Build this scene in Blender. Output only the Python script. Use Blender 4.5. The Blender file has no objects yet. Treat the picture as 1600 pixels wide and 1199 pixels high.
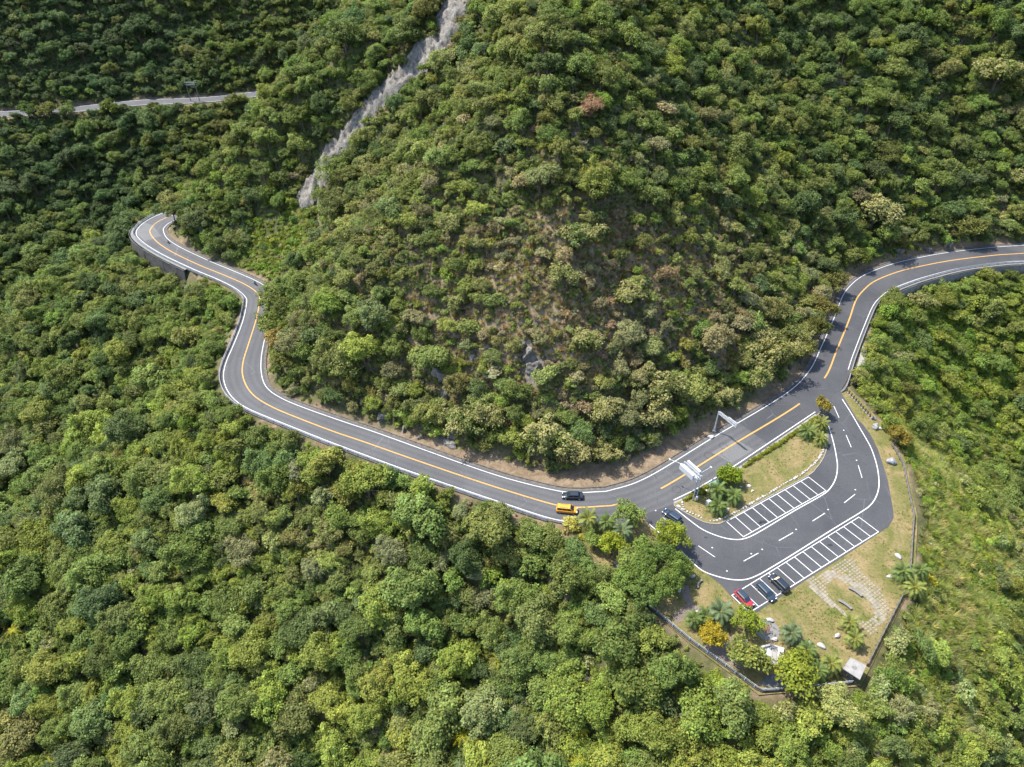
import bpy, math, random
import numpy as np
from mathutils import Vector

# ------------------------------------------------------------------ camera, sky, sun, exposure
sc = bpy.context.scene
COL = sc.collection
F_PX, PITCH, CAM_H = 1110.0, math.radians(39.9), 128.0      # focal length in photo pixels (1600 wide), tilt, height over the road
cam_d = bpy.data.cameras.new('camera'); cam = bpy.data.objects.new('camera', cam_d); COL.objects.link(cam)
cam.location = (0, 0, CAM_H); cam.rotation_euler = (math.pi/2 - PITCH, 0, 0)
cam_d.sensor_width = 36.0; cam_d.lens = 36.0*F_PX/1600.0; cam_d.clip_start = 1.0; cam_d.clip_end = 3000.0
sc.camera = cam
SUN_AZ, SUN_EL = math.radians(-62.0), math.radians(60.0)     # azimuth measured from +Y towards +X
w = bpy.data.worlds.new('World'); sc.world = w; w.use_nodes = True
wn = w.node_tree.nodes; bg = wn['Background']
sky = wn.new('ShaderNodeTexSky'); sky.sky_type = 'NISHITA'; sky.sun_disc = False
sky.sun_elevation = SUN_EL; sky.sun_rotation = SUN_AZ; sky.air_density = 1.0; sky.dust_density = 1.5
w.node_tree.links.new(sky.outputs[0], bg.inputs[0]); bg.inputs[1].default_value = 0.15
sun_d = bpy.data.lights.new('sun', 'SUN'); sun_d.energy = 3.5; sun_d.angle = math.radians(0.6); sun_d.color = (1.0, 0.955, 0.88)
sun = bpy.data.objects.new('sun', sun_d); COL.objects.link(sun)
to_sun = Vector((math.sin(SUN_AZ)*math.cos(SUN_EL), math.cos(SUN_AZ)*math.cos(SUN_EL), math.sin(SUN_EL)))
sun.rotation_euler = to_sun.to_track_quat('Z', 'Y').to_euler(); sun.location = to_sun*300
sc.view_settings.view_transform = 'Standard'; sc.view_settings.look = 'None'
sc.view_settings.exposure = 1.62; sc.view_settings.gamma = 1.0; sc.view_settings.use_curve_mapping = False
sc.render.engine = 'CYCLES'
cy = sc.cycles
cy.max_bounces = 5; cy.diffuse_bounces = 3; cy.glossy_bounces = 2; cy.transmission_bounces = 3; cy.transparent_max_bounces = 4
cy.caustics_reflective = False; cy.caustics_refractive = False
cy.use_denoising = True

RNG = np.random.default_rng(11)
random.seed(5)
PI = math.pi

# ------------------------------------------------------------------ photo survey: pixel (1600 x 1199) -> point at a known height
CT, ST = math.cos(PITCH), math.sin(PITCH)
def un(u, v, z=0.0):
    a = (u-800)/F_PX; b = (599.5-v)/F_PX
    d = (a, CT+b*ST, -ST+b*CT); t = (z-CAM_H)/d[2]
    return np.array([d[0]*t, d[1]*t, z])
def g2(u, v, z=0.0): return un(u, v, z)[:2]
def project(P):
    P = np.asarray(P, float); z = P[..., 2]-CAM_H
    d = P[..., 1]*CT - z*ST
    return 800+F_PX*P[..., 0]/d, 599.5-F_PX*(P[..., 1]*ST+z*CT)/d, d

# ------------------------------------------------------------------ noise
def _hash(ix, iy, seed):
    h = (ix.astype(np.int64)*374761393 + iy.astype(np.int64)*668265263 + seed*974634777) & 0x7fffffff
    h = ((h ^ (h >> 13))*1274126177) & 0x7fffffff
    return ((h ^ (h >> 16)) & 0xffff)/65535.0
def vnoise(x, y, s, seed=0):
    x = np.asarray(x, float)/s; y = np.asarray(y, float)/s
    ix = np.floor(x); iy = np.floor(y); fx = x-ix; fy = y-iy
    fx = fx*fx*fx*(fx*(fx*6-15)+10); fy = fy*fy*fy*(fy*(fy*6-15)+10)
    a = _hash(ix, iy, seed); b = _hash(ix+1, iy, seed); c = _hash(ix, iy+1, seed); d = _hash(ix+1, iy+1, seed)
    return (a*(1-fx)+b*fx)*(1-fy)+(c*(1-fx)+d*fx)*fy*1.0 - 0.5
def fbm(x, y, s, seed=0, octv=3):
    r = 0; a = 1.0
    for i in range(octv):
        r = r + a*vnoise(x, y, s/(2**i), seed+i*17); a *= 0.5
    return r

# ------------------------------------------------------------------ polylines
def resample(pts, step, closed=False):
    P = np.asarray(pts, float)
    if closed: P = np.vstack([P, P[:1]])
    n = len(P); out = []
    Q = np.vstack([2*P[0]-P[1], P, 2*P[-1]-P[-2]]) if not closed else np.vstack([P[-2], P, P[1]])
    for i in range(n-1):
        p0, p1, p2, p3 = Q[i], Q[i+1], Q[i+2], Q[i+3]
        m = max(2, int(np.linalg.norm((p2-p1)[:2])/step)+1)
        for k in range(m):
            t = k/m
            out.append(0.5*((2*p1)+(-p0+p2)*t+(2*p0-5*p1+4*p2-p3)*t*t+(-p0+3*p1-3*p2+p3)*t*t*t))
    if not closed: out.append(P[-1])
    out = np.array(out)
    d = np.r_[0, np.cumsum(np.linalg.norm(np.diff(out[:, :2], axis=0), axis=1))]
    m = max(2, int(round(d[-1]/step))+1)
    s = np.linspace(0, d[-1], m)
    R = np.stack([np.interp(s, d, out[:, k]) for k in range(out.shape[1])], 1)
    return R[:-1] if closed else R
def straight(pts, step):
    P = np.asarray(pts, float); d = np.r_[0, np.cumsum(np.linalg.norm(np.diff(P[:, :2], axis=0), axis=1))]
    m = max(2, int(round(d[-1]/step))+1); s = np.linspace(0, d[-1], m)
    return np.stack([np.interp(s, d, P[:, k]) for k in range(P.shape[1])], 1)
def normals2(P):
    t = np.gradient(P[:, :2], axis=0); t /= np.linalg.norm(t, axis=1)[:, None]+1e-9
    return np.stack([-t[:, 1], t[:, 0]], 1)
def inside(poly, x, y):
    poly = np.asarray(poly); r = np.zeros(np.shape(x), bool); j = len(poly)-1
    for i in range(len(poly)):
        xi, yi = poly[i][:2]; xj, yj = poly[j][:2]
        c = ((yi > y) != (yj > y)) & (x < (xj-xi)*(y-yi)/(yj-yi+1e-12)+xi); r ^= c; j = i
    return r
def seg_dist(P, x, y, closed=False, ret_arg=False):
    P = np.asarray(P)[:, :2]
    A = P if closed else P[:-1]; B = np.roll(P, -1, 0) if closed else P[1:]
    best = np.full(np.shape(x), 1e9); arg = np.zeros(np.shape(x), int)
    for i in range(len(A)):
        dx, dy = B[i]-A[i]; L = dx*dx+dy*dy+1e-12
        t = np.clip(((x-A[i][0])*dx+(y-A[i][1])*dy)/L, 0, 1)
        d = (x-A[i][0]-t*dx)**2+(y-A[i][1]-t*dy)**2
        m = d < best; best = np.where(m, d, best)
        if ret_arg: arg = np.where(m, i, arg)
    return (np.sqrt(best), arg) if ret_arg else np.sqrt(best)

# ------------------------------------------------------------------ object helpers
def link(o, parent=None):
    COL.objects.link(o)
    if parent is not None: o.parent = parent
    return o
def mesh(name, verts, faces, mats=(), smooth=False, mi=None):
    me = bpy.data.meshes.new(name)
    me.from_pydata([tuple(map(float, v)) for v in verts], [], [tuple(int(i) for i in f) for f in faces])
    for m in mats: me.materials.append(m)
    if mi is not None: me.polygons.foreach_set('material_index', np.asarray(mi, np.int32))
    if smooth: me.polygons.foreach_set('use_smooth', np.ones(len(me.polygons), bool))
    me.update(); return me
def obj(name, me, parent=None, loc=None, rotz=None):
    o = bpy.data.objects.new(name, me)
    if loc is not None: o.location = tuple(map(float, loc))
    if rotz is not None: o.rotation_euler = (0, 0, rotz)
    return link(o, parent)
def tag(o, label, cat=None, group=None, kind=None):
    o['label'] = label
    if cat: o['category'] = cat
    if group: o['group'] = group
    if kind: o['kind'] = kind
    return o
def thing(name, label, cat, loc=(0, 0, 0), rotz=0.0, group=None):
    o = bpy.data.objects.new(name, None); o.empty_display_size = 0.3
    o.location = tuple(map(float, loc)); o.rotation_euler = (0, 0, rotz)
    return tag(link(o), label, cat, group)
class MB:                                                    # collects simple solids into one mesh
    def __init__(s): s.v = []; s.f = []; s.m = []
    def add(s, v, f, m=0):
        b = len(s.v); s.v += [tuple(p) for p in v]; s.f += [tuple(i+b for i in q) for q in f]; s.m += [m]*len(f); return s
    def box(s, c, d, rz=0.0, m=0, taper=1.0, ch=0.0):
        x, y, z = d[0]/2, d[1]/2, d[2]/2; ca, sa = math.cos(rz), math.sin(rz); v = []
        def ring(px, py, zz): 
            for a, b in ((-px, -py), (px, -py), (px, py), (-px, py)):
                v.append((c[0]+a*ca-b*sa, c[1]+a*sa+b*ca, c[2]+zz))
        if ch > 0:
            ring(x-ch, y-ch, -z); ring(x, y, -z+ch); ring(x*taper, y*taper, z-ch); ring(x*taper-ch, y*taper-ch, z); n = 4
        else:
            ring(x, y, -z); ring(x*taper, y*taper, z); n = 2
        f = [(3, 2, 1, 0)]+[(4*k+i, 4*k+(i+1) % 4, 4*k+4+(i+1) % 4, 4*k+4+i) for k in range(n-1) for i in range(4)]+[tuple(4*(n-1)+i for i in range(4))]
        return s.add(v, f, m)
    def tube(s, pts, r, n=6, m=0):
        pts = [Vector(p) for p in pts]; R = r if hasattr(r, '__len__') else [r]*len(pts); v = []; f = []
        for i, p in enumerate(pts):
            t = (pts[min(i+1, len(pts)-1)]-pts[max(i-1, 0)]).normalized()
            a = t.orthogonal().normalized() if abs(t.z) > 0.9 else t.cross(Vector((0, 0, 1))).normalized()
            b = t.cross(a)
            for k in range(n):
                q = p+(a*math.cos(2*PI*k/n)+b*math.sin(2*PI*k/n))*R[i]; v.append(tuple(q))
        for i in range(len(pts)-1):
            for k in range(n): f.append((i*n+k, i*n+(k+1) % n, (i+1)*n+(k+1) % n, (i+1)*n+k))
        f.append(tuple(range(n-1, -1, -1))); f.append(tuple((len(pts)-1)*n+k for k in range(n)))
        return s.add(v, f, m)
    def prism(s, poly, z0, z1, m=0):
        n = len(poly); v = [(p[0], p[1], z0) for p in poly]+[(p[0], p[1], z1) for p in poly]
        a = sum(poly[i][0]*poly[(i+1) % n][1]-poly[(i+1) % n][0]*poly[i][1] for i in range(n))
        if a < 0: v = v[:n][::-1]+v[n:][::-1]
        f = [tuple(range(n-1, -1, -1)), tuple(range(n, 2*n))]+[(i, (i+1) % n, n+(i+1) % n, n+i) for i in range(n)]
        return s.add(v, f, m)
    def build(s, name, mats, parent=None, loc=None, rotz=None, smooth=False):
        if not isinstance(mats, (list, tuple)): mats = [mats]
        return obj(name, mesh(name, s.v, s.f, mats, smooth, s.m), parent, loc, rotz)
def ribbon(name, P, o0, o1, z, mat, parent=None, kind=None):  # flat strip along polyline between two lateral offsets
    P = np.asarray(P, float); N = normals2(P)
    o0 = np.broadcast_to(o0, len(P)); o1 = np.broadcast_to(o1, len(P))
    A = P[:, :2]+N*o0[:, None]; B = P[:, :2]+N*o1[:, None]
    v = [(a[0], a[1], z) for a in A]+[(b[0], b[1], z) for b in B]; n = len(P)
    f = [(i, i+1, n+i+1, n+i) for i in range(n-1)]
    if o1[0] < o0[0]: f = [q[::-1] for q in f]
    o = obj(name, mesh(name, v, f, [mat]), parent)
    if kind: o['kind'] = kind
    return o
def sweep(P, prof):                                          # profile list of (offset, z) swept along P -> verts, faces (closed profile)
    P = np.asarray(P, float); N = normals2(P); k = len(prof); n = len(P); v = []; f = []
    zz = P[:, 2] if P.shape[1] > 2 else np.zeros(n)
    for i in range(n):
        for (o, z) in prof: v.append((P[i, 0]+N[i, 0]*o, P[i, 1]+N[i, 1]*o, zz[i]+z))
    for i in range(n-1):
        for j in range(k): f.append((i*k+j, i*k+(j+1) % k, (i+1)*k+(j+1) % k, (i+1)*k+j))
    f.append(tuple(range(k-1, -1, -1))); f.append(tuple((n-1)*k+j for j in range(k)))
    return v, f
def sheet(name, poly, z, mat, parent=None, kind=None):
    import bmesh
    bm = bmesh.new(); vs = [bm.verts.new((p[0], p[1], z)) for p in poly]; fc = bm.faces.new(vs)
    bmesh.ops.triangulate(bm, faces=[fc]); 
    for q in bm.faces:
        if q.normal.z < 0: q.normal_flip()
    me = bpy.data.meshes.new(name); bm.to_mesh(me); bm.free(); me.materials.append(mat)
    o = obj(name, me, parent)
    if kind: o['kind'] = kind
    return o

# ------------------------------------------------------------------ materials
def mat(name, col, rough=0.8, metal=0.0, spec=0.5, var=0.0, scale=4.0, bump=0.0, col2=None, detail=4.0, coat=0.0):
    m = bpy.data.materials.new(name); m.use_nodes = True; nt = m.node_tree; n = nt.nodes; L = nt.links
    b = n['Principled BSDF']; b.inputs['Roughness'].default_value = rough; b.inputs['Metallic'].default_value = metal
    b.inputs['Specular IOR Level'].default_value = spec; b.inputs['Coat Weight'].default_value = coat
    if var > 0 or col2 is not None or bump > 0:
        tc = n.new('ShaderNodeTexCoord'); nz = n.new('ShaderNodeTexNoise'); nz.inputs['Scale'].default_value = scale; nz.inputs['Detail'].default_value = detail
        nz.inputs['Roughness'].default_value = 0.65
        L.new(tc.outputs['Object'], nz.inputs['Vector'])
        rp = n.new('ShaderNodeValToRGB'); rp.color_ramp.elements[0].position = 0.32; rp.color_ramp.elements[1].position = 0.68
        c2 = col2 if col2 is not None else tuple(min(1, c*(1+var)) for c in col)
        c1 = col if col2 is not None else tuple(c*(1-var) for c in col)
        rp.color_ramp.elements[0].color = (*c1, 1); rp.color_ramp.elements[1].color = (*c2, 1)
        L.new(nz.outputs['Fac'], rp.inputs['Fac']); L.new(rp.outputs['Color'], b.inputs['Base Color'])
        if bump > 0:
            bp = n.new('ShaderNodeBump'); bp.inputs['Strength'].default_value = 1.0; bp.inputs['Distance'].default_value = bump
            L.new(nz.outputs['Fac'], bp.inputs['Height']); L.new(bp.outputs['Normal'], b.inputs['Normal'])
    else: b.inputs['Base Color'].default_value = (*col, 1)
    return m
def mixc(nt, fac, a, b, mode='MIX'):
    x = nt.nodes.new('ShaderNodeMix'); x.data_type = 'RGBA'; x.blend_type = mode
    for k, s in ((0, fac), (6, a), (7, b)):
        if hasattr(s, 'is_linked') or hasattr(s, 'links'): nt.links.new(s, x.inputs[k])
        elif k == 0: x.inputs[0].default_value = s
        else: x.inputs[k].default_value = (*s, 1)
    return x.outputs[2]
def noise_node(nt, scale, detail=4, rough=0.6, vec=None, dist=0.0):
    n = nt.nodes.new('ShaderNodeTexNoise'); n.inputs['Scale'].default_value = scale; n.inputs['Detail'].default_value = detail
    n.inputs['Roughness'].default_value = rough; n.inputs['Distortion'].default_value = dist
    if vec is not None: nt.links.new(vec, n.inputs['Vector'])
    return n.outputs['Fac']
def ramp(nt, fac, p0, p1, c0=(0, 0, 0), c1=(1, 1, 1)):
    r = nt.nodes.new('ShaderNodeValToRGB'); e = r.color_ramp.elements
    e[0].position = p0; e[1].position = p1; e[0].color = (*c0, 1); e[1].color = (*c1, 1)
    nt.links.new(fac, r.inputs['Fac']); return r.outputs['Color']
def newmat(name, rough=0.9, spec=0.3):
    m = bpy.data.materials.new(name); m.use_nodes = True; nt = m.node_tree; b = nt.nodes['Principled BSDF']
    b.inputs['Roughness'].default_value = rough; b.inputs['Specular IOR Level'].default_value = spec
    tc = nt.nodes.new('ShaderNodeTexCoord'); return m, nt, b, tc.outputs['Object']
def asphalt_mat(name, c0, c1, tracks=False):
    m, nt, b, P = newmat(name, 0.85, 0.35)
    big = ramp(nt, noise_node(nt, 0.06, 4, 0.6, P, 0.6), 0.35, 0.65, c0, c1)
    fine = ramp(nt, noise_node(nt, 2.2, 5, 0.75, P), 0.3, 0.7, (0.80, 0.80, 0.80), (1.18, 1.18, 1.18))
    col = mixc(nt, 1.0, big, fine, 'MULTIPLY')
    cr = nt.nodes.new('ShaderNodeTexVoronoi'); cr.feature = 'DISTANCE_TO_EDGE'; cr.inputs['Scale'].default_value = 0.11
    nt.links.new(P, cr.inputs['Vector'])
    crk = ramp(nt, cr.outputs['Distance'], 0.0, 0.008, (1, 1, 1), (0, 0, 0))
    gate = ramp(nt, noise_node(nt, 0.09, 2, 0.5, P), 0.5, 0.58)
    k = mixc(nt, 1.0, crk, gate, 'MULTIPLY')
    col = mixc(nt, k, col, tuple(c*1.45 for c in c1))
    st = ramp(nt, noise_node(nt, 0.32, 3, 0.6, P, 1.2), 0.66, 0.74)
    col = mixc(nt, st, col, tuple(c*0.72 for c in c0))
    if tracks:
        la = nt.nodes.new('ShaderNodeAttribute'); la.attribute_name = 'lat'
        wv = nt.nodes.new('ShaderNodeMath'); wv.operation = 'MULTIPLY'; nt.links.new(la.outputs['Fac'], wv.inputs[0]); wv.inputs[1].default_value = 2*PI/1.85
        cs = nt.nodes.new('ShaderNodeMath'); cs.operation = 'COSINE'; nt.links.new(wv.outputs[0], cs.inputs[0])
        mr = nt.nodes.new('ShaderNodeMapRange'); mr.inputs[1].default_value = -1; mr.inputs[2].default_value = 1; nt.links.new(cs.outputs[0], mr.inputs[0])
        col = mixc(nt, 1.0, col, ramp(nt, mr.outputs[0], 0.1, 0.9, (1.06, 1.06, 1.05), (0.90, 0.90, 0.91)), 'MULTIPLY')
    nt.links.new(col, b.inputs['Base Color'])
    bp = nt.nodes.new('ShaderNodeBump'); bp.inputs['Distance'].default_value = 0.01
    nt.links.new(noise_node(nt, 14, 3, 0.7, P), bp.inputs['Height']); nt.links.new(bp.outputs['Normal'], b.inputs['Normal'])
    return m
M = {}
M['asphalt'] = asphalt_mat('road_asphalt', (0.052, 0.053, 0.0555), (0.068, 0.069, 0.071), True)
M['asphalt_lot'] = asphalt_mat('lot_asphalt', (0.033, 0.034, 0.0375), (0.050, 0.051, 0.054))
M['asphalt_patch'] = asphalt_mat('pale_asphalt_patch', (0.080, 0.081, 0.081), (0.10, 0.10, 0.097))
def paint_mat(name, c):
    m, nt, b, P = newmat(name, 0.7, 0.3)
    wear = ramp(nt, noise_node(nt, 1.6, 5, 0.75, P), 0.52, 0.74)
    nt.links.new(mixc(nt, wear, c, tuple(x*0.42 for x in c)), b.inputs['Base Color']); return m
M['white_paint'] = paint_mat('white_road_paint', (0.42, 0.42, 0.42))
M['yellow_paint'] = paint_mat('yellow_road_paint', (0.36, 0.205, 0.055))
M['concrete'] = mat('concrete', (0.125, 0.122, 0.115), 0.9, var=0.25, scale=1.5, bump=0.02)
M['concrete_pale'] = mat('pale_concrete', (0.19, 0.182, 0.168), 0.9, var=0.18, scale=1.2, bump=0.02)
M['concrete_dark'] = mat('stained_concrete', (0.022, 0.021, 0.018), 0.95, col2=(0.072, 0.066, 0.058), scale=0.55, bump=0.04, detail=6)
M['steel'] = mat('galvanised_steel', (0.30, 0.32, 0.335), 0.55, 0.3, var=0.12, scale=2)
M['steel_dark'] = mat('dark_steel', (0.10, 0.105, 0.11), 0.6, 0.3)
M['white_metal'] = mat('white_painted_metal', (0.38, 0.395, 0.41), 0.5, 0.1, var=0.06, scale=3)
M['wood_post'] = mat('brown_log_post', (0.085, 0.058, 0.04), 0.9, var=0.3, scale=5)
M['blue_rail'] = mat('faded_blue_rail', (0.20, 0.30, 0.42), 0.6, 0.1, col2=(0.42, 0.45, 0.50), scale=0.8)
M['rock_white'] = mat('white_marble', (0.31, 0.30, 0.288), 0.7, var=0.12, scale=1.5, bump=0.06)
M['rock_tan'] = mat('tan_rock', (0.38, 0.33, 0.28), 0.9, var=0.25, scale=2, bump=0.06)
M['rock_grey'] = mat('grey_boulder', (0.13, 0.13, 0.135), 0.9, col2=(0.28, 0.275, 0.27), scale=1.8, bump=0.08)
M['cliff'] = mat('bare_grey_rock', (0.045, 0.037, 0.027), 0.95, col2=(0.205, 0.190, 0.168), scale=0.8, bump=0.35, detail=8)
M['earth'] = mat('bare_earth', (0.15, 0.095, 0.055), 0.95, col2=(0.27, 0.19, 0.115), scale=0.7, bump=0.05)
M['log'] = mat('weathered_log', (0.085, 0.08, 0.075), 0.9, var=0.3, scale=1.5)
M['rail_steel'] = mat('pale_rail_steel', (0.21, 0.225, 0.24), 0.5, 0.25, var=0.15, scale=0.7)
M['ditch'] = mat('dark_drain_concrete', (0.045, 0.04, 0.035), 0.95, col2=(0.11, 0.10, 0.085), scale=1.2, bump=0.02)  # dark mottled concrete for the drain floor and its side wall
M['tyre'] = mat('tyre_rubber', (0.015, 0.015, 0.016), 0.9)
M['rim'] = mat('alloy_rim', (0.42, 0.43, 0.45), 0.4, 0.6)
M['glass'] = mat('car_glass', (0.012, 0.018, 0.024), 0.06, 0.0, 0.8)
M['lamp_white'] = mat('headlight_lens', (0.75, 0.76, 0.78), 0.15, 0.0, 0.8)
M['lamp_red'] = mat('taillight_lens', (0.35, 0.02, 0.015), 0.2)
M['bark'] = mat('bark', (0.085, 0.068, 0.05), 0.95, var=0.35, scale=6, bump=0.03)
M['palm_trunk'] = mat('palm_trunk', (0.10, 0.075, 0.05), 0.95, var=0.4, scale=9, bump=0.05)
M['dead_frond'] = mat('palm_heart', (0.20, 0.10, 0.035), 0.9, var=0.3, scale=6)
M['teal'] = mat('teal_plastic', (0.012, 0.085, 0.085), 0.5)
M['pale_green_sheet'] = mat('pale_green_tarpaulin', (0.10, 0.19, 0.14), 0.6, var=0.1, scale=2)
M['red_stone'] = mat('red_paving', (0.115, 0.05, 0.042), 0.9, var=0.2, scale=3)
M['grey_paving'] = mat('grey_paving', (0.125, 0.123, 0.12), 0.9, var=0.22, scale=2.5, bump=0.01)
M['dark_paving'] = mat('dark_slate_paving', (0.075, 0.08, 0.09), 0.85, var=0.2, scale=1.5)
M['brown_paving'] = mat('brown_paving', (0.125, 0.10, 0.085), 0.9, var=0.25, scale=2)
M['sign_yellow'] = mat('sign_yellow', (0.60, 0.28, 0.02), 0.5)
M['red_paint'] = mat('red_box_paint', (0.30, 0.04, 0.05), 0.5)
M['black'] = mat('black_plastic', (0.012, 0.012, 0.013), 0.5)
M['skin'] = mat('skin', (0.42, 0.25, 0.17), 0.6)
M['cloth_dark'] = mat('dark_cloth', (0.03, 0.033, 0.04), 0.9)
M['cloth_pink'] = mat('pale_pink_cloth', (0.50, 0.33, 0.30), 0.9)
M['cloth_blue'] = mat('teal_cloth', (0.05, 0.16, 0.17), 0.9)
def lawn_mat():
    m, nt, b, P = newmat('mown_lawn', 0.95, 0.2)
    a = ramp(nt, noise_node(nt, 0.13, 4, 0.65, P, 0.8), 0.40, 0.62)
    base = mixc(nt, a, (0.098, 0.096, 0.030), (0.180, 0.136, 0.068))
    g = ramp(nt, noise_node(nt, 0.30, 4, 0.7, P, 0.5), 0.55, 0.70)
    base = mixc(nt, g, base, (0.058, 0.082, 0.013))
    e = ramp(nt, noise_node(nt, 0.22, 5, 0.75, P, 1.0), 0.63, 0.72)
    base = mixc(nt, e, base, (0.215, 0.150, 0.090))
    f = ramp(nt, noise_node(nt, 1.8, 6, 0.85, P), 0.32, 0.68, (0.62, 0.64, 0.58), (1.32, 1.30, 1.28))
    nt.links.new(mixc(nt, 1.0, base, f, 'MULTIPLY'), b.inputs['Base Color'])
    bp = nt.nodes.new('ShaderNodeBump'); bp.inputs['Distance'].default_value = 0.12
    nt.links.new(noise_node(nt, 6, 4, 0.8, P), bp.inputs['Height']); nt.links.new(bp.outputs['Normal'], b.inputs['Normal'])
    return m
M['lawn'] = lawn_mat()
def terrain_mat():
    m, nt, b, P = newmat('hillside_soil', 0.97, 0.15)
    at = nt.nodes.new('ShaderNodeAttribute'); at.attribute_name = 'bare'
    sep = nt.nodes.new('ShaderNodeSeparateColor'); nt.links.new(at.outputs['Color'], sep.inputs[0])
    litter = mixc(nt, ramp(nt, noise_node(nt, 0.35, 5, 0.7, P), 0.38, 0.62), (0.040, 0.046, 0.018), (0.085, 0.080, 0.034))
    earth = mixc(nt, ramp(nt, noise_node(nt, 0.5, 5, 0.7, P, 0.6), 0.38, 0.64), (0.105, 0.073, 0.047), (0.190, 0.143, 0.096))
    grass = ramp(nt, noise_node(nt, 0.9, 5, 0.75, P, 0.4), 0.55, 0.66)
    earth = mixc(nt, grass, earth, (0.12, 0.105, 0.04))
    dry = mixc(nt, ramp(nt, noise_node(nt, 0.8, 6, 0.75, P, 0.5), 0.35, 0.65), (0.095, 0.075, 0.045), (0.215, 0.165, 0.10))
    c = mixc(nt, sep.outputs[0], litter, earth); c = mixc(nt, sep.outputs[1], c, dry)
    rk = mixc(nt, ramp(nt, noise_node(nt, 0.6, 8, 0.7, P, 0.5), 0.38, 0.62), (0.07, 0.064, 0.055), (0.22, 0.21, 0.20))
    c = mixc(nt, sep.outputs[2], c, rk)
    nt.links.new(c, b.inputs['Base Color'])
    bp = nt.nodes.new('ShaderNodeBump'); bp.inputs['Distance'].default_value = 0.25
    nt.links.new(noise_node(nt, 1.2, 6, 0.75, P), bp.inputs['Height']); nt.links.new(bp.outputs['Normal'], b.inputs['Normal'])
    return m
M['terrain'] = terrain_mat()
def leaf_mat(name, gain=(1, 1, 1), fixed=None, transl=0.30, rough=0.55):
    m = bpy.data.materials.new(name); m.use_nodes = True; nt = m.node_tree; n = nt.nodes; L = nt.links; n.clear()
    out = n.new('ShaderNodeOutputMaterial')
    if fixed is None:
        at = n.new('ShaderNodeAttribute'); at.attribute_type = 'INSTANCER'; at.attribute_name = 'tint'
        c = mixc(nt, 1.0, at.outputs['Color'], gain, 'MULTIPLY')
    else:
        rgb = n.new('ShaderNodeRGB'); rgb.outputs[0].default_value = (*fixed, 1); c = rgb.outputs[0]
    lv = n.new('ShaderNodeAttribute'); lv.attribute_name = 'leafvar'
    c = mixc(nt, 1.0, c, lv.outputs['Color'], 'MULTIPLY')
    d = n.new('ShaderNodeBsdfPrincipled'); d.inputs['Roughness'].default_value = rough; d.inputs['Specular IOR Level'].default_value = 0.10
    t = n.new('ShaderNodeBsdfTranslucent'); mx = n.new('ShaderNodeMixShader'); mx.inputs[0].default_value = transl*1.3
    tc = mixc(nt, 1.0, c, (1.15, 1.25, 0.6), 'MULTIPLY')
    L.new(c, d.inputs['Base Color']); L.new(tc, t.inputs['Color'])
    L.new(d.outputs[0], mx.inputs[1]); L.new(t.outputs[0], mx.inputs[2]); L.new(mx.outputs[0], out.inputs['Surface'])
    return m
M['leaf'] = leaf_mat('foliage')
M['bloom'] = leaf_mat('pale_blossom', fixed=(0.225, 0.210, 0.080), transl=0.2, rough=0.8)
M['blade'] = leaf_mat('grass_blade', transl=0.35, rough=0.5)
M['frond'] = leaf_mat('palm_leaflet', transl=0.25, rough=0.4)
M['twig'] = mat('bare_twig', (0.17, 0.145, 0.12), 0.95)

# ================================================================== THE SETTING
CLPX = [(249.4,345),(236.3,356.3),(234.4,363.8),(242,375),(255,385.4),(273.8,396.6),(311.3,414.4),(348.8,429.5),(377,441.7),(392,450),(401.4,457.6),(406,468),(400,500),(387.5,540),(380,565),(378.8,585),(386,605),(400,621),(425,636),(460,651),(520,674),(570,691),(645,717.5),(740,750),(802.5,770),(867.5,789),(902.5,793),(940,791),(965,788),(1030,765),(1140,698),(1250,630.5),(1289,590),(1307.6,547),(1326.7,500),(1336.8,470.6),(1348,455),(1366,440),(1397.7,426.7),(1431.5,417.7),(1487.8,407),(1555,399),(1600,396)]
W_IN = [4.8,4.8,4.8,3.9,3.7,3.8,3.8,3.6,3.6,3.8,4,4,4.2,4.5,5.1,5.2,4.6,4.1,3.9,3.9,4.2,4.2,4.0,3.6,3.7,4.4,4.6,4.4,4.5,4.5,4.7,4.8,4.6,4.3,4.3,4.2,4.4,4.4,4.6,4.9,5.1,5.3,5.5]
W_OUT = [4.6,5.0,4.7,3.8,3.3,3.0,2.9,3,3.3,3.8,4,4.1,4,4.4,4.9,5.2,5.0,4.4,3.6,3.4,3.5,3.8,3.9,3.8,3.9,4.2,4.4,4.5,4.6,4.8,4.9,4.9,4.7,4.6,4.7,5.4,5.7,6.2,6.4,6.0,5.1,4.9,5.2]
ctrl = [(*g2(u, v), a, b) for (u, v), a, b in zip(CLPX, W_IN, W_OUT)][::-1]
ctrl = [(262, 236, 5.2, 5.0), (222, 231, 5.2, 5.0)] + ctrl + [(-131, 259, 4.6, 4.6), (-122, 275, 4.2, 4.2), (-112, 300, 4, 4), (-95, 330, 4, 4), (-76, 362, 4, 4), (-78, 394, 4, 4), (-105, 408, 4, 4), (-135, 402, 4, 4), (-165, 391, 4, 4), (-200, 386, 4, 4), (-232, 375, 4, 4), (-262, 369, 4, 4), (-310, 362, 4, 4), (-420, 352, 4, 4)]
RD = resample(ctrl, 1.5); RC = RD[:, :2]
def smooth1(a, n=5):
    k = np.ones(n)/n; return np.convolve(np.r_[[a[0]]*(n//2), a, [a[-1]]*(n//2)], k, 'valid')
R_IN, R_OUT = smooth1(RD[:, 2]), smooth1(RD[:, 3])
def road_i(u, v): return int(np.argmin(((RC-g2(u, v))**2).sum(1)))
I_BEND = road_i(249.4, 345)                                   # last point in view at the far bend
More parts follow.
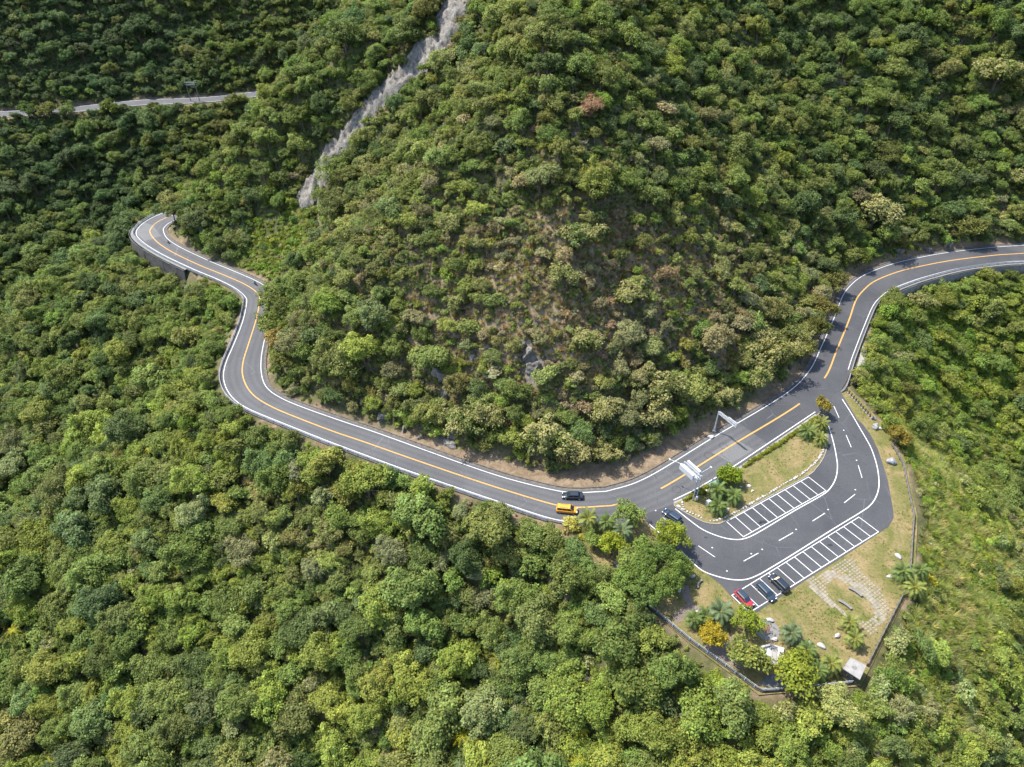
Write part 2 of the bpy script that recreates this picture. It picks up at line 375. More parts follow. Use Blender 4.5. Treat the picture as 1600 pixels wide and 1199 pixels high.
PLAZA = [g2(*p) for p in [(872,806),(880,828),(905,846),(950,893),(990,930),(1078,1006),(1186,1086),(1268,1079),(1345,1072),(1362,1040),(1380,1003),(1419,926),(1431,880),(1434,808),(1428,780),(1418,729),(1397,690),(1366,648),(1326,604),(1318,597),(1250,640),(1030,770)]]
NORTH = [tuple(p) for p in RC] + [(-600, 352), (-600, 1100), (700, 1100), (700, 240)]
RMID = RC[::2]; RHW = (0.5*(R_IN+R_OUT))[::2]
SCAR_PX = [(712,12),(690,60),(640,112),(600,150),(560,196),(522,245),(496,285),(484,312)]

def near_i(u, v): return road_i(u, v)//2
WALL_DROP = np.zeros(len(RMID))
_a, _b = near_i(1600, 396), near_i(1372, 436); WALL_DROP[:_b] = 2.5; WALL_DROP[_b:_b+6] = np.linspace(2.3, 0, 6)
_a, _b = near_i(300, 409), near_i(238, 355); WALL_DROP[_a:_b+4] = 5.0; WALL_DROP[_a-6:_a] = np.linspace(0, 4.5, 6)
BENCH = np.interp(np.arange(len(RMID)), [0, 30, near_i(1289, 590), near_i(1200, 661), near_i(1120, 705), near_i(940, 791), near_i(820, 776), near_i(640, 716), near_i(450, 648), len(RMID)], [0.3, 0.4, 1.2, 3.0, 5.0, 7.0, 4.5, 2.2, 0.8, 0.5])
def base_fields(x, y):
    x = np.asarray(x, float); y = np.asarray(y, float)
    dr, ia = seg_dist(RMID, x, y, ret_arg=True)
    dr = dr-RHW[ia]-1.3
    pin = inside(PLAZA, x, y)
    dp = np.where(pin, 0.0, seg_dist(PLAZA, x, y, closed=True))
    north = inside(NORTH, x, y) & ~pin
    d = np.where(north, np.maximum(dr, 0), np.maximum(np.minimum(dr, dp), 0))
    return d, north, ia, dr, dp
RIDGE = straight([(-122, 262), (-96, 264), (-76, 280), (-62, 310), (-52, 360)], 3.0)
RIDGE_A = np.interp(np.linspace(0, 1, len(RIDGE)), [0, .2, .45, .7, 1], [4, 17, 27, 32, 32])
def height_raw(x, y, fields=None):
    d, north, ia, dr, dp = fields if fields is not None else base_fields(x, y)
    e = np.maximum(d-0.7, 0)
    cut = 0.5+0.5*np.clip(vnoise(x, y, 26, 5)*2.4+0.25, -1, 1)        # steeper cut banks here and there
    bwi = BENCH[ia]; e1_ = np.minimum(e, bwi); e2_ = np.maximum(e-bwi, 0)
    up = e1_*0.13+np.minimum(e2_, 2.0)*(0.45+0.7*cut)+np.clip(e2_-2.0, 0, 70)*0.86+np.maximum(e2_-72, 0)*0.74
    dn = -(np.minimum(e, 1.0)*0.35+np.clip(e-1.0, 0, 34)*0.74+np.clip(e-35, 0, 60)*0.55+np.maximum(e-95, 0)*0.35)
    z = np.where(north, up, dn-WALL_DROP[ia]*np.clip((dr+0.3)/0.9, 0, 1)*np.clip((26-d)/18, 0, 1))
    rdg, ir = seg_dist(RIDGE, x, y, ret_arg=True); z = z+np.where(north, RIDGE_A[ir]*np.exp(-(rdg/23.0)**2)*np.clip(e/16.0, 0, 1), 0)
    amp = np.clip(e/35.0, 0, 1)
    z = z+amp*(9.0*fbm(x+40, y, 58, 3, 2)+3.4*fbm(x, y, 21, 9, 2))+np.clip(e/6, 0, 1)*0.8*vnoise(x, y, 6.5, 21)
    return z-0.28
GX = np.arange(-432, 432.1, 2.0); GY = np.arange(16, 640.1, 2.0)
gx, gy = np.meshgrid(GX, GY)
FLD = base_fields(gx, gy)
GZ = height_raw(gx, gy, FLD)
def bil(A, x, y):
    fx = np.clip((np.asarray(x, float)-GX[0])/2.0, 0, len(GX)-1.001); fy = np.clip((np.asarray(y, float)-GY[0])/2.0, 0, len(GY)-1.001)
    i = fx.astype(int); j = fy.astype(int); a = fx-i; b = fy-j
    return (A[j, i]*(1-a)+A[j, i+1]*a)*(1-b)+(A[j+1, i]*(1-a)+A[j+1, i+1]*a)*b
def hz(x, y): return bil(GZ, x, y)
def march(o, d, tmax=900.0, t0=5.0, n=420):                    # first terrain hit of rays o + t d (arrays)
    o = np.atleast_2d(o); d = np.atleast_2d(d); m = max(len(o), len(d))
    o = np.broadcast_to(o, (m, 3)); d = np.broadcast_to(d, (m, 3))
    T = np.full(m, tmax); live = np.ones(m, bool); ts = np.linspace(t0, tmax, n); prev = ts[0]
    for t in ts:
        p = o[live]+d[live]*t; below = p[:, 2] < hz(p[:, 0], p[:, 1])
        ids = np.where(live)[0][below]
        if len(ids):
            lo = np.full(len(ids), prev); hi = np.full(len(ids), t)
            for _ in range(10):
                mid = 0.5*(lo+hi); q = o[ids]+d[ids]*mid[:, None]; bb = q[:, 2] < hz(q[:, 0], q[:, 1])
                hi = np.where(bb, mid, hi); lo = np.where(bb, lo, mid)
            T[ids] = hi; live[ids] = False
        prev = t
        if not live.any(): break
    return o+d*T[:, None]
def hit(u, v):                                                 # photo pixel -> point on the hillside
    a = (u-800)/F_PX; b = (599.5-v)/F_PX
    return march((0, 0, CAM_H), (a, CT+b*ST, -ST+b*CT))[0]

SCAR = np.array([hit(*p) for p in SCAR_PX])
DRY_C = hit(850, 490)
def soft(x): return np.clip(x, 0, 1)
def scar_w(t): return 3.0+2.2*np.sin(t*7.0)
dsc, isc = seg_dist(SCAR, gx, gy, ret_arg=True)
SCD = dsc-np.array([4.0, 4.2, 2.7, 2.0, 1.9, 2.7, 3.2])[np.minimum(isc, 6)]*(1+1.1*vnoise(gx, gy, 8, 41))
d, north, ia, dr, dp = FLD
nz1 = fbm(gx, gy, 11, 61, 3)
bench_w = BENCH*0.9+1.0
BW = bench_w[ia]
earth = np.where(north, soft((BW+1.5+nz1*4-d)/2.0), soft((1.0+nz1*3-d)/1.2))
px, py, pd = project(np.stack([gx, gy, GZ], -1))
def blob(u0, v0, ru, rv): return np.exp(-(((px-u0)/ru)**2+((py-v0)/rv)**2))
dry = soft((blob(845, 480, 190, 140)+0.55*blob(980, 400, 260, 120)+0.5*blob(1120, 500, 130, 100)+0.5*blob(700, 560, 110, 80))*1.25+nz1*0.7-0.12)*north
rock = soft(1.0-SCD/1.6)
RPATCH = [(836, 572, 5.0), (822, 545, 3.4), (690, 590, 3.2), (695, 612, 2.6), (735, 560, 2.0), (760, 575, 1.8), (1092, 388, 1.6), (600, 655, 2.2), (700, 688, 2.2)]
for (u, v, r) in RPATCH:
    c = hit(u, v); rr = np.hypot(gx-c[0], (gy-c[1]))
    rock = np.maximum(rock, soft(1.2-rr/(r*0.8*(1+nz1))))
verts = np.stack([gx, gy, GZ], -1).reshape(-1, 3); W_, H_ = len(GX), len(GY)
q = (np.arange(H_-1)[:, None]*W_+np.arange(W_-1)[None]).ravel()
quads = np.stack([q, q+1, q+1+W_, q+W_], 1)
me = bpy.data.meshes.new('hillside'); me.vertices.add(len(verts)); me.vertices.foreach_set('co', verts.ravel())
me.loops.add(len(quads)*4); me.loops.foreach_set('vertex_index', quads.ravel().astype(np.int32))
me.polygons.add(len(quads)); me.polygons.foreach_set('loop_start', np.arange(len(quads), dtype=np.int32)*4)
me.polygons.foreach_set('use_smooth', np.ones(len(quads), bool)); me.update(); me.materials.append(M['terrain'])
ca = me.color_attributes.new('bare', 'FLOAT_COLOR', 'POINT')
ca.data.foreach_set('color', np.stack([earth, dry, rock, np.ones_like(rock)], -1).astype(np.float32).ravel())
tag(obj('terrain', me), 'steep hillside ground of soil and leaf litter under the forest', kind='structure')

# ---- road
road = ribbon('road', RC, R_OUT+0.75, -(R_IN+0.65), 0.0, M['asphalt'], kind='structure')
_la = road.data.attributes.new('lat', 'FLOAT', 'POINT'); _la.data.foreach_set('value', np.r_[R_OUT+0.75, -(R_IN+0.65)].astype(np.float32))
tag(road, 'grey asphalt mountain road winding round the wooded spur')
def lane(i0, i1, off, wd, name, m, z=0.012, parent=road):
    P = RC[i0:i1+1]; o = off[i0:i1+1] if hasattr(off, '__len__') else np.full(len(P), off)
    return ribbon(name, P, o+wd/2, o-wd/2, z, m, parent)
i_a, i_b, i_c = road_i(965, 788), road_i(1030, 765), road_i(1250, 630.5)
i_d = road_i(1289, 590)
new_ = ribbon('asphalt_overlay', RC[:road_i(1168, 681)], (R_OUT+0.74)[:road_i(1168, 681)], -(R_IN+0.64)[:road_i(1168, 681)], 0.003, M['asphalt_lot'], road)
lane(i_a, I_BEND+12, 0.0, 0.36, 'centre_line', M['yellow_paint'])
lane(i_c, i_b, 0.0, 0.42, 'centre_line', M['yellow_paint'])
lane(0, i_d, 0.0, 0.42, 'centre_line', M['yellow_paint'])
lane(0, len(RC)-1, -R_IN, 0.21, 'edge_line', M['white_paint'])
i_e = road_i(905, 800)
lane(i_e, len(RC)-1, R_OUT, 0.21, 'edge_line', M['white_paint'])
lane(0, road_i(1300, 570), R_OUT, 0.21, 'edge_line', M['white_paint'])
def px_line(name, pts, wd, m, parent, z=0.012, curve=True):
    P = np.array([g2(*p) for p in pts]); P = resample(P, 0.8) if curve and len(P) > 2 else straight(P, 2.0)
    return ribbon(name, P, wd/2, -wd/2, z, m, parent)
px_line('edge_line', [(1052.5,781.5),(1085,766),(1122.5,744),(1152.5,725),(1273.8,643.8)], 0.26, M['white_paint'], road, curve=False)
pp = [g2(*p) for p in [(1112,707),(1148,686),(1178,703),(1143,724)]]
sheet('asphalt_patch', pp, 0.006, M['asphalt_patch'], road)
sheet('asphalt_patch', [g2(*p) for p in [(216,345),(238,352),(252,369),(226,377),(212,364)]], 0.006, M['asphalt_patch'], road)
def ring_mark(u, v, r, wd=0.10):
    c = g2(u, v); a = np.linspace(0, 2*PI, 33); P = np.stack([c[0]+r*np.cos(a), c[1]+r*np.sin(a)], 1)
    return ribbon('detector_loop', P, wd/2, -wd/2, 0.010, M['black'], road)
for (u, v) in [(1130, 697), (1107, 712), (1057, 765), (1085, 768)][:3]: ring_mark(u, v, 1.0)
for a, b in [((1129, 701), (1128, 709)), ((1113, 711), (1128, 709)), ((1128, 711), (1139, 719))]:
    px_line('loop_cable_cut', [a, b], 0.09, M['black'], road, 0.010)
# open concrete drain along the foot of the hill
v, f = sweep(np.c_[RC, np.zeros(len(RC))], [(0, 0)])[0:2] if False else (None, None)
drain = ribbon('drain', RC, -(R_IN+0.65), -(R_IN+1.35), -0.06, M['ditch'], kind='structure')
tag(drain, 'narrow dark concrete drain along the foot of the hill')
kv, kf = [], []
N = normals2(RC)
for i in range(len(RC)):
    o = -(R_IN[i]+1.42)
    for (a, z) in ((-0.11, -0.4), (0.09, -0.4), (0.09, 0.12), (-0.11, 0.12)): kv.append((RC[i, 0]+N[i, 0]*(o+a), RC[i, 1]+N[i, 1]*(o+a), z))
for i in range(len(RC)-1):
    for j in range(4): kf.append((i*4+j, (i+1)*4+j, (i+1)*4+(j+1) % 4, i*4+(j+1) % 4))
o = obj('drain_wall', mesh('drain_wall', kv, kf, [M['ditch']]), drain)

# ---- parking loop
LOT_OUT = [(1052.5,787.5),(1003,805),(1015,822),(1066,866.5),(1087,883.5),(1109,900),(1127.6,915),(1142,931.5),(1170,958.5),(1176,962),(1190,951.5),(1224,930),(1258,907),(1300,881),(1342,854),(1374,832.5),(1388,823),(1396,810),(1396,800),(1391,772),(1387,750),(1381,730),(1372,703),(1361,681),(1350,665),(1339,655),(1322.5,627),(1313.5,612.5),(1316,600),(1300,590),(1262,626),(1279,642)]
ISL = [(1052.5,787.5),(1056,793),(1080,807),(1100,816.5),(1120,819.5),(1135,814),(1200,778),(1262.5,744),(1275,733),(1287,716),(1293,696),(1294,674),(1291,657),(1281,645.5),(1275,649.5),(1157.5,731),(1122,752),(1090,771.5),(1066,781.5)]
# the asphalt runs under the island too; the island is a kerbed bed on top of it
lot = sheet('parking_lot', [g2(*p) for p in LOT_OUT], 0.004, M['asphalt_lot'], kind='structure')
tag(lot, 'dark asphalt parking loop with white marked bays')
px_line('edge_line', [(1055,795),(1080,815),(1100,828.8),(1125,838.8),(1145,843),(1162.5,842),(1185,832),(1240,799),(1285,773.5),(1298,762),(1306,747),(1308.5,730),(1307,715),(1302.5,692.5),(1295,667.5),(1286,647.5)], 0.24, M['white_paint'], lot)
px_line('edge_line', [(1065.7,862.5),(1075,872),(1095.7,890.7),(1118,900),(1142.6,905.7),(1165,905.7),(1184,899),(1200,890),(1239.6,866),(1300,828),(1342.6,802),(1359.5,790),(1369,776),(1373.5,757),(1370.6,730),(1362.5,703.8),(1355,688.8),(1342.5,667.5),(1330,646),(1316,624)], 0.24, M['white_paint'], lot)
px_line('edge_line', [(1014,819),(1032,834)], 0.24, M['white_paint'], lot)
for a, b in [((1303,635),(1311,653)), ((1322,680),(1330,699)), ((1341,727.5),(1347,747)), ((1336,772.5),(1319,786)), ((1289,802),(1269.5,814.5)), ((1239,832.5),(1217,845)), ((1185,864.4),(1162,877)), ((1091,853),(1117,870.6)), ((1035,808),(1046,817))]:
    px_line('lane_dash', [a, b], 0.18, M['white_paint'], lot)
def bays(t0, t1, b0, b1, n, skip=()):
    T0, T1, B0, B1 = (g2(*p) for p in (t0, t1, b0, b1))
    def ln(a, b, ext=0.09):
        d = (b-a)/np.linalg.norm(b-a); return np.array([a-d*ext, b+d*ext])
    for a, b in ((T0, T1), (B0, B1)): ribbon('bay_line', straight(ln(a, b), 3.0), 0.09, -0.09, 0.014, M['white_paint'], lot)
    for i in range(n+1):
        if i in skip: continue
        a = T0+(T1-T0)*i/n; b = B0+(B1-B0)*i/n
        ribbon('bay_line', straight(ln(a, b, -0.09), 3.0), 0.09, -0.09, 0.014, M['white_paint'], lot)
bays((1135,815), (1263.3,745.5), (1161.5,839), (1290.5,767), 10)
bays((1143.5,930.6), (1342,808.2), (1171,957.5), (1372.6,831.2), 15)
def cyl_mesh(name, r0, r1, h, m, n=10):
    b = MB(); b.tube([(0, 0, 0), (0, 0, h)], [r0, r1], n); return mesh(name, b.v, b.f, [m])
stud = cyl_mesh('road_stud', 0.20, 0.13, 0.06, M['white_metal'], 8)
for (u, v) in [(1024.5,798),(1076.5,841),(1113,856),(1136,892.5),(1174,865.5),(1191,858.7),(1244,827.5),(1294,796.5),(1297,629.5),(1318.5,672.5),(1338.5,719.5),(1336.5,765.5)]:
    obj('road_stud', stud, lot, (*g2(u, v), 0.005))
for (u, v, r) in [(1192, 815.5, 0.7), (1187, 818, 0.45), (1297, 852, 0.5), (1103, 840, 0.35)]:   # oil stains
    c = g2(u, v); a = np.linspace(0, 2*PI, 14)[:-1]; rr = r*(0.6+0.4*RNG.random(13)); sheet('oil_stain', np.stack([c[0]+rr*np.cos(a)*1.5, c[1]+rr*np.sin(a)*0.8], 1), 0.009, M['black'], lot)
# ---- lawns
lawn = sheet('lawn', PLAZA[1:-3], -0.05, M['lawn'], kind='structure'); tag(lawn, 'patchy mown lawn around the parking loop')
kerb_poly = np.array([g2(*p) for p in ISL]); kp = resample(kerb_poly, 0.7, closed=True)
c0 = kp.mean(0)
kn = normals2(np.vstack([kp[-1], kp, kp[0]]))[1:-1]
sgn = 1.0 if inside(kp, *(kp[10]+kn[10]*0.3)) else -1.0
kin = kp+kn*sgn*0.16
nv = len(kp); kvs = [(p[0], p[1], 0.0) for p in kp]+[(p[0], p[1], 0.13) for p in kp]+[(p[0], p[1], 0.13) for p in kin]+[(p[0], p[1], 0.0) for p in kin]
kfs = [((i+1) % nv+k*nv, i+k*nv, i+(k+1)*nv, (i+1) % nv+(k+1)*nv) for k in range(3) for i in range(nv)]
island = sheet('lawn_island', kin, 0.10, M['lawn'], kind='structure'); tag(island, 'kerbed grass island between road and parking bays')
obj('kerb', mesh('kerb', kvs, kfs, [M['concrete_pale']]), island)
gut = [(1053,786),(1090,770),(1122,750.5),(1157.5,729.5),(1275,648)]
px_line('gutter', gut, 0.5, M['concrete_pale'], island, 0.016, curve=False)

# ================================================================== VEGETATION
def np_mesh(name, V, Q, mats, mi=None, leafvar=None, smooth=False):
    V = np.asarray(V, np.float32); Q = np.asarray(Q, np.int32); k = Q.shape[1]
    me = bpy.data.meshes.new(name); me.vertices.add(len(V)); me.vertices.foreach_set('co', V.ravel())
    me.loops.add(Q.size); me.loops.foreach_set('vertex_index', Q.ravel())
    me.polygons.add(len(Q)); me.polygons.foreach_set('loop_start', np.arange(len(Q), dtype=np.int32)*k)
    for m in mats: me.materials.append(m)
    if mi is not None: me.polygons.foreach_set('material_index', np.asarray(mi, np.int32))
    if smooth: me.polygons.foreach_set('use_smooth', np.ones(len(Q), bool))
    if leafvar is not None:
        a = me.color_attributes.new('leafvar', 'FLOAT_COLOR', 'POINT')
        a.data.foreach_set('color', np.c_[leafvar, np.ones(len(leafvar))].astype(np.float32).ravel())
    me.update(); me.validate(); return me
def unit(a): return a/(np.linalg.norm(a, axis=-1, keepdims=True)+1e-9)
def crown(seed, R, lobes, leaf, per, flat=0.8, lobe_r=0.42, jit=0.7, low=-0.25, bloom=0.0, var=0.22, core=0.35):
    """leaf clumps in lobes over an uneven dome of radius R centred on the origin; returns verts, quads, leaf tints, bloom flags"""
    lobes = int(lobes*1.55); lobe_r = lobe_r*0.80
    r = np.random.default_rng(seed); L = []; ph0, ph1 = r.random(2)*6.28
    multi = seed % 3 != 0; CEN = [np.array([0.42*math.cos(6.28*(k/3+ph0)), 0.42*math.sin(6.28*(k/3+ph0)), r.uniform(-0.25, 0.28), r.uniform(0.5, 0.78)]) for k in range(int(r.integers(2, 4)))]
    tries = 0
    while len(L) < lobes and tries < 4000:
        tries += 1
        z = low+(1-low)*r.random(); a = 2*PI*r.random(); s = math.sqrt(max(0, 1-z*z)); rad = (0.42+0.52*r.random())*(1+0.20*math.sin(2*a+ph0)+0.14*math.sin(3*a+ph1))
        p = np.array([s*math.cos(a), s*math.sin(a), z*flat])*rad
        if multi: ck = CEN[int(r.integers(0, len(CEN)))]; p = p*ck[3]+ck[:3]
        if all(np.linalg.norm(p-q[0]) > lobe_r*0.66 for q in L): L.append((p, lobe_r*(0.6+0.75*r.random())))
    for _ in range(max(2, lobes//6)): L.append((np.array([*(r.random(2)-0.5)*0.7, (0.1+0.2*r.random())*flat]), lobe_r*1.1))
    leaf = leaf*0.76; per = per*1.15
    C, N, B, T = [], [], [], []
    for li, (p, lr) in enumerate(L):
        n = int(per*(lr/lobe_r)**2); d = unit(r.normal(size=(n, 3))+np.array([0, 0, 0.45])+unit(p)*0.55)
        sh = np.where(r.random(n) < core, 0.35+0.55*r.random(n), 0.74+0.46*r.random(n)**1.5)
        C.append(p+d*sh[:, None]*lr*np.exp(0.22*r.normal(size=3))*np.array([1, 1, 0.85])); N.append(unit(d*0.7+np.array([0, 0, 0.6])+r.normal(size=(n, 3))*jit*0.6))
        lb = r.random() < bloom*1.6
        B.append((d[:, 2] > 0.05) & (r.random(n) < (0.85 if lb else bloom*0.35)))
        tone = 1+0.16*r.normal(); T.append(np.full(n, tone))
    C = np.vstack(C)*R; N = np.vstack(N); B = np.concatenate(B); T = np.concatenate(T); n = len(C)
    t = unit(np.cross(N, r.normal(size=(n, 3)))); s = np.cross(N, t)
    a = (leaf*(0.7+0.6*r.random(n)))[:, None]; b = a*(0.55+0.25*r.random(n))[:, None]
    V = np.stack([C+t*a*0.6, C+s*b*0.6-N*a*0.08, C-t*a*0.6, C-s*b*0.6-N*a*0.08], 1).reshape(-1, 3)
    Q = np.arange(n*4).reshape(-1, 4)
    br = T*(1+var*r.normal(size=n)); br = np.clip(br, 0.45, 1.7); hue = 0.10*r.normal(size=n)
    lv = np.stack([br*(1+hue), br, br*(1-hue*0.5)], 1)
    return V, Q, np.repeat(lv, 4, 0), B
def trunk_mb(seed, h, r0, R, limbs=5):
    r = random.Random(seed); b = MB(); bend = [r.uniform(-.2, .2) for _ in range(2)]
    top = (bend[0]*1.5, bend[1]*1.5, h+0.25*R)
    b.tube([(0, 0, -1.2), (bend[0]*.3, bend[1]*.3, h*.35), (bend[0], bend[1], h*.75), top], [r0*1.35, r0, r0*.8, r0*.35], 6)
    for k in range(limbs):
        a = 2*PI*k/limbs+r.uniform(-.4, .4); L = R*r.uniform(.5, .75); z0 = h*r.uniform(.5, .85)
        b.tube([(bend[0]*.6, bend[1]*.6, z0), (L*.5*math.cos(a), L*.5*math.sin(a), z0+L*.45), (L*math.cos(a), L*math.sin(a), z0+L*.75)], [r0*.5, r0*.33, r0*.12], 5)
    return b
VARIANTS = {}                                                 # key -> (crown mesh, trunk mesh, joined mesh, nominal radius, crown centre height)
def make_variant(key, seed, R, trunk_h, kw, bloom=0.0, m='leaf'):
    V, Q, lv, B = crown(seed, R, bloom=bloom, **kw)
    cz = trunk_h+0.15*R; V = V+np.array([0, 0, cz])
    cm = np_mesh('crown', V, Q, [M[m], M['bloom']], B.astype(int), np.where(np.repeat(B, 4)[:, None], 0.75+0.25*lv, lv))
    tb = trunk_mb(seed, trunk_h, 0.05*R+0.04, R)
    tm = mesh('trunk', tb.v, tb.f, [M['bark']])
    VARIANTS[key] = [cm, tm, None, R, cz]
for i in range(6):
    make_variant(f'a_small{i}', 100+i, 1.7, 1.0, dict(lobes=13, leaf=0.34, per=46, flat=0.85, lobe_r=0.46))
for i in range(7):
    make_variant(f'b_medium{i}', 200+i, 2.8, 2.2, dict(lobes=(22, 30, 17, 26, 34, 20, 24)[i], leaf=(0.40, 0.34, 0.46, 0.38, 0.33, 0.52, 0.40)[i], per=(62, 52, 72, 60, 48, 44, 60)[i], flat=(0.8, 0.95, 0.7, 0.85, 0.75, 1.0, 0.65)[i], lobe_r=(0.38, 0.34, 0.44, 0.36, 0.31, 0.40, 0.37)[i]))
for i in range(5):
    make_variant(f'c_large{i}', 300+i, 4.3, 3.6, dict(lobes=(44, 34, 54, 40, 48)[i], leaf=(0.42, 0.50, 0.38, 0.46, 0.40)[i], per=(72, 78, 62, 70, 66)[i], flat=(0.75, 0.9, 0.7, 0.8, 0.6)[i], lobe_r=(0.29, 0.33, 0.26, 0.30, 0.28)[i]))
for i in range(4):
    make_variant(f'd_bloom{i}', 400+i, 2.8, 2.2, dict(lobes=(24, 20, 28, 22)[i], leaf=0.38, per=64, flat=0.85, lobe_r=0.38), bloom=(0.42, 0.26, 0.34, 0.5)[i])
def shrub_mesh(seed, R, **kw):
    V, Q, lv, B = crown(seed, R, **kw); V = V+np.array([0, 0, 0.25*R]); return np_mesh('shrub', V, Q, [M['leaf']], None, lv)
def tuft_mesh(seed, L, n=70, w=0.05):
    r = np.random.default_rng(seed); V = []; Q = []; lv = []
    for i in range(n):
        a = 2*PI*r.random(); ln = L*(0.65+0.5*r.random()); b0 = 0.35*r.random(); lean = 0.25+0.75*r.random()
        dx, dy = math.cos(a), math.sin(a); ww = w*(0.8+0.6*r.random()); k0 = len(V); br = 0.8+0.5*r.random(); tan = r.random() < 0.22
        for j in range(4):
            t = j/3; h = ln*(t-0.42*lean*t*t); o = b0+ln*lean*0.75*t*t; wj = ww*(1-0.75*t)
            V += [(dx*o-dy*wj, dy*o+dx*wj, h), (dx*o+dy*wj, dy*o-dx*wj, h)]
            c = (1.5*br, 1.15*br, 0.9*br) if tan else (br, br, br); lv += [c, c]
        Q += [(k0+2*j, k0+2*j+1, k0+2*j+3, k0+2*j+2) for j in range(3)]
    return np_mesh('tuft', V, Q, [M['blade']], None, np.array(lv))
def twig_mesh(seed, R):
    r = random.Random(seed); b = MB()
    for k in range(16):
        a = r.uniform(0, 2*PI); e = r.uniform(.5, 1.4); L = R*r.uniform(.7, 1.1)
        m = (math.cos(a)*math.cos(e)*L*.5, math.sin(a)*math.cos(e)*L*.5, math.sin(e)*L*.55)
        b.tube([(0, 0, -.3), m, (m[0]*1.9+r.uniform(-.2, .2), m[1]*1.9+r.uniform(-.2, .2), m[2]*1.75)], [.05, .035, .012], 3)
        for _ in range(4):
            t = r.uniform(.6, 1.2); s = (m[0]*t, m[1]*t, m[2]*t)
            b.tube([s, (s[0]+r.uniform(-.5, .5), s[1]+r.uniform(-.5, .5), s[2]+r.uniform(.1, .6))], [.03, .012], 3)
    return mesh('twigs', b.v, b.f, [M['twig']])
def star_mesh(seed, R):                                       # yellow climbing palm: few long thin fronds
    r = np.random.default_rng(seed); V = []; Q = []; lv = []
    for i in range(9):
        a = 2*PI*(i+0.5*r.random())/9; L = R*(0.8+0.5*r.random()); up = 0.3+0.5*r.random(); dx, dy = math.cos(a), math.sin(a)
        for j in range(10):
            t = j/10; o = L*t; h = L*(up*t-0.75*t*t)
            for s in (-1, 1):
                k0 = len(V); ll = 0.5*(1-0.6*t)
                V += [(dx*o, dy*o, h), (dx*(o+.12), dy*(o+.12), h), (dx*(o+ll*.6)-dy*s*ll, dy*(o+ll*.6)+dx*s*ll, h-.08), (dx*(o+ll*.5)-dy*s*ll*.9, dy*(o+ll*.5)+dx*s*ll*.9, h-.08)]
                Q.append((k0, k0+1, k0+2, k0+3)); lv += [(1, 1, 1)]*4
    return np_mesh('fronds', V, Q, [M['frond']], None, np.array(lv))

lib = bpy.data.collections.new('plant_library')               # sources for the scattered masses, never linked to the scene
LIBN = []
def lib_add(key, me_list):
    o = bpy.data.objects.new(key, me_list); lib.objects.link(o); LIBN.append(key)
def join_mesh(cm, tm):
    nv = len(cm.vertices); V = np.empty(nv*3, np.float32); cm.vertices.foreach_get('co', V); V = V.reshape(-1, 3)
    mi = np.empty(len(cm.polygons), np.int32); cm.polygons.foreach_get('material_index', mi)
    lv = np.empty(nv*4, np.float32); cm.color_attributes['leafvar'].data.foreach_get('color', lv); lv = lv.reshape(-1, 4)
    tv = [tuple(v.co) for v in tm.vertices]; tf = [tuple(p.vertices) for p in tm.polygons if len(p.vertices) == 4]
    V2 = np.vstack([V, np.array(tv)]); Q2 = np.vstack([np.arange(nv).reshape(-1, 4), np.array(tf)+nv])
    return np_mesh('tree', V2, Q2, [cm.materials[0], M['bloom'], M['bark']], np.r_[mi, np.full(len(tf), 2)], np.vstack([lv[:, :3], np.ones((len(tv), 3))]))
for k in sorted(VARIANTS): lib_add(k, join_mesh(VARIANTS[k][0], VARIANTS[k][1]))
for i in range(5): lib_add(f'e_shrub{i}', shrub_mesh(500+i, 1.0, lobes=9, leaf=(0.26, 0.3, 0.34, 0.28, 0.24)[i], per=34, flat=0.8, lobe_r=0.5))
for i in range(4): lib_add(f'f_vine{i}', shrub_mesh(520+i, 1.3, lobes=11, leaf=(0.36, 0.42, 0.33, 0.38)[i], per=34, flat=0.55, lobe_r=0.5, jit=0.5, low=0.0, core=0.15))
for i in range(4): lib_add(f'g_tuft{i}', tuft_mesh(540+i, (1.7, 2.1, 1.4, 1.9)[i]))
for i in range(3): lib_add(f'h_twigs{i}', twig_mesh(560+i, 1.5))
for i in range(2): lib_add(f'i_star{i}', star_mesh(580+i, 2.2))
LIBN = sorted(LIBN); LIBI = {k: i for i, k in enumerate(LIBN)}

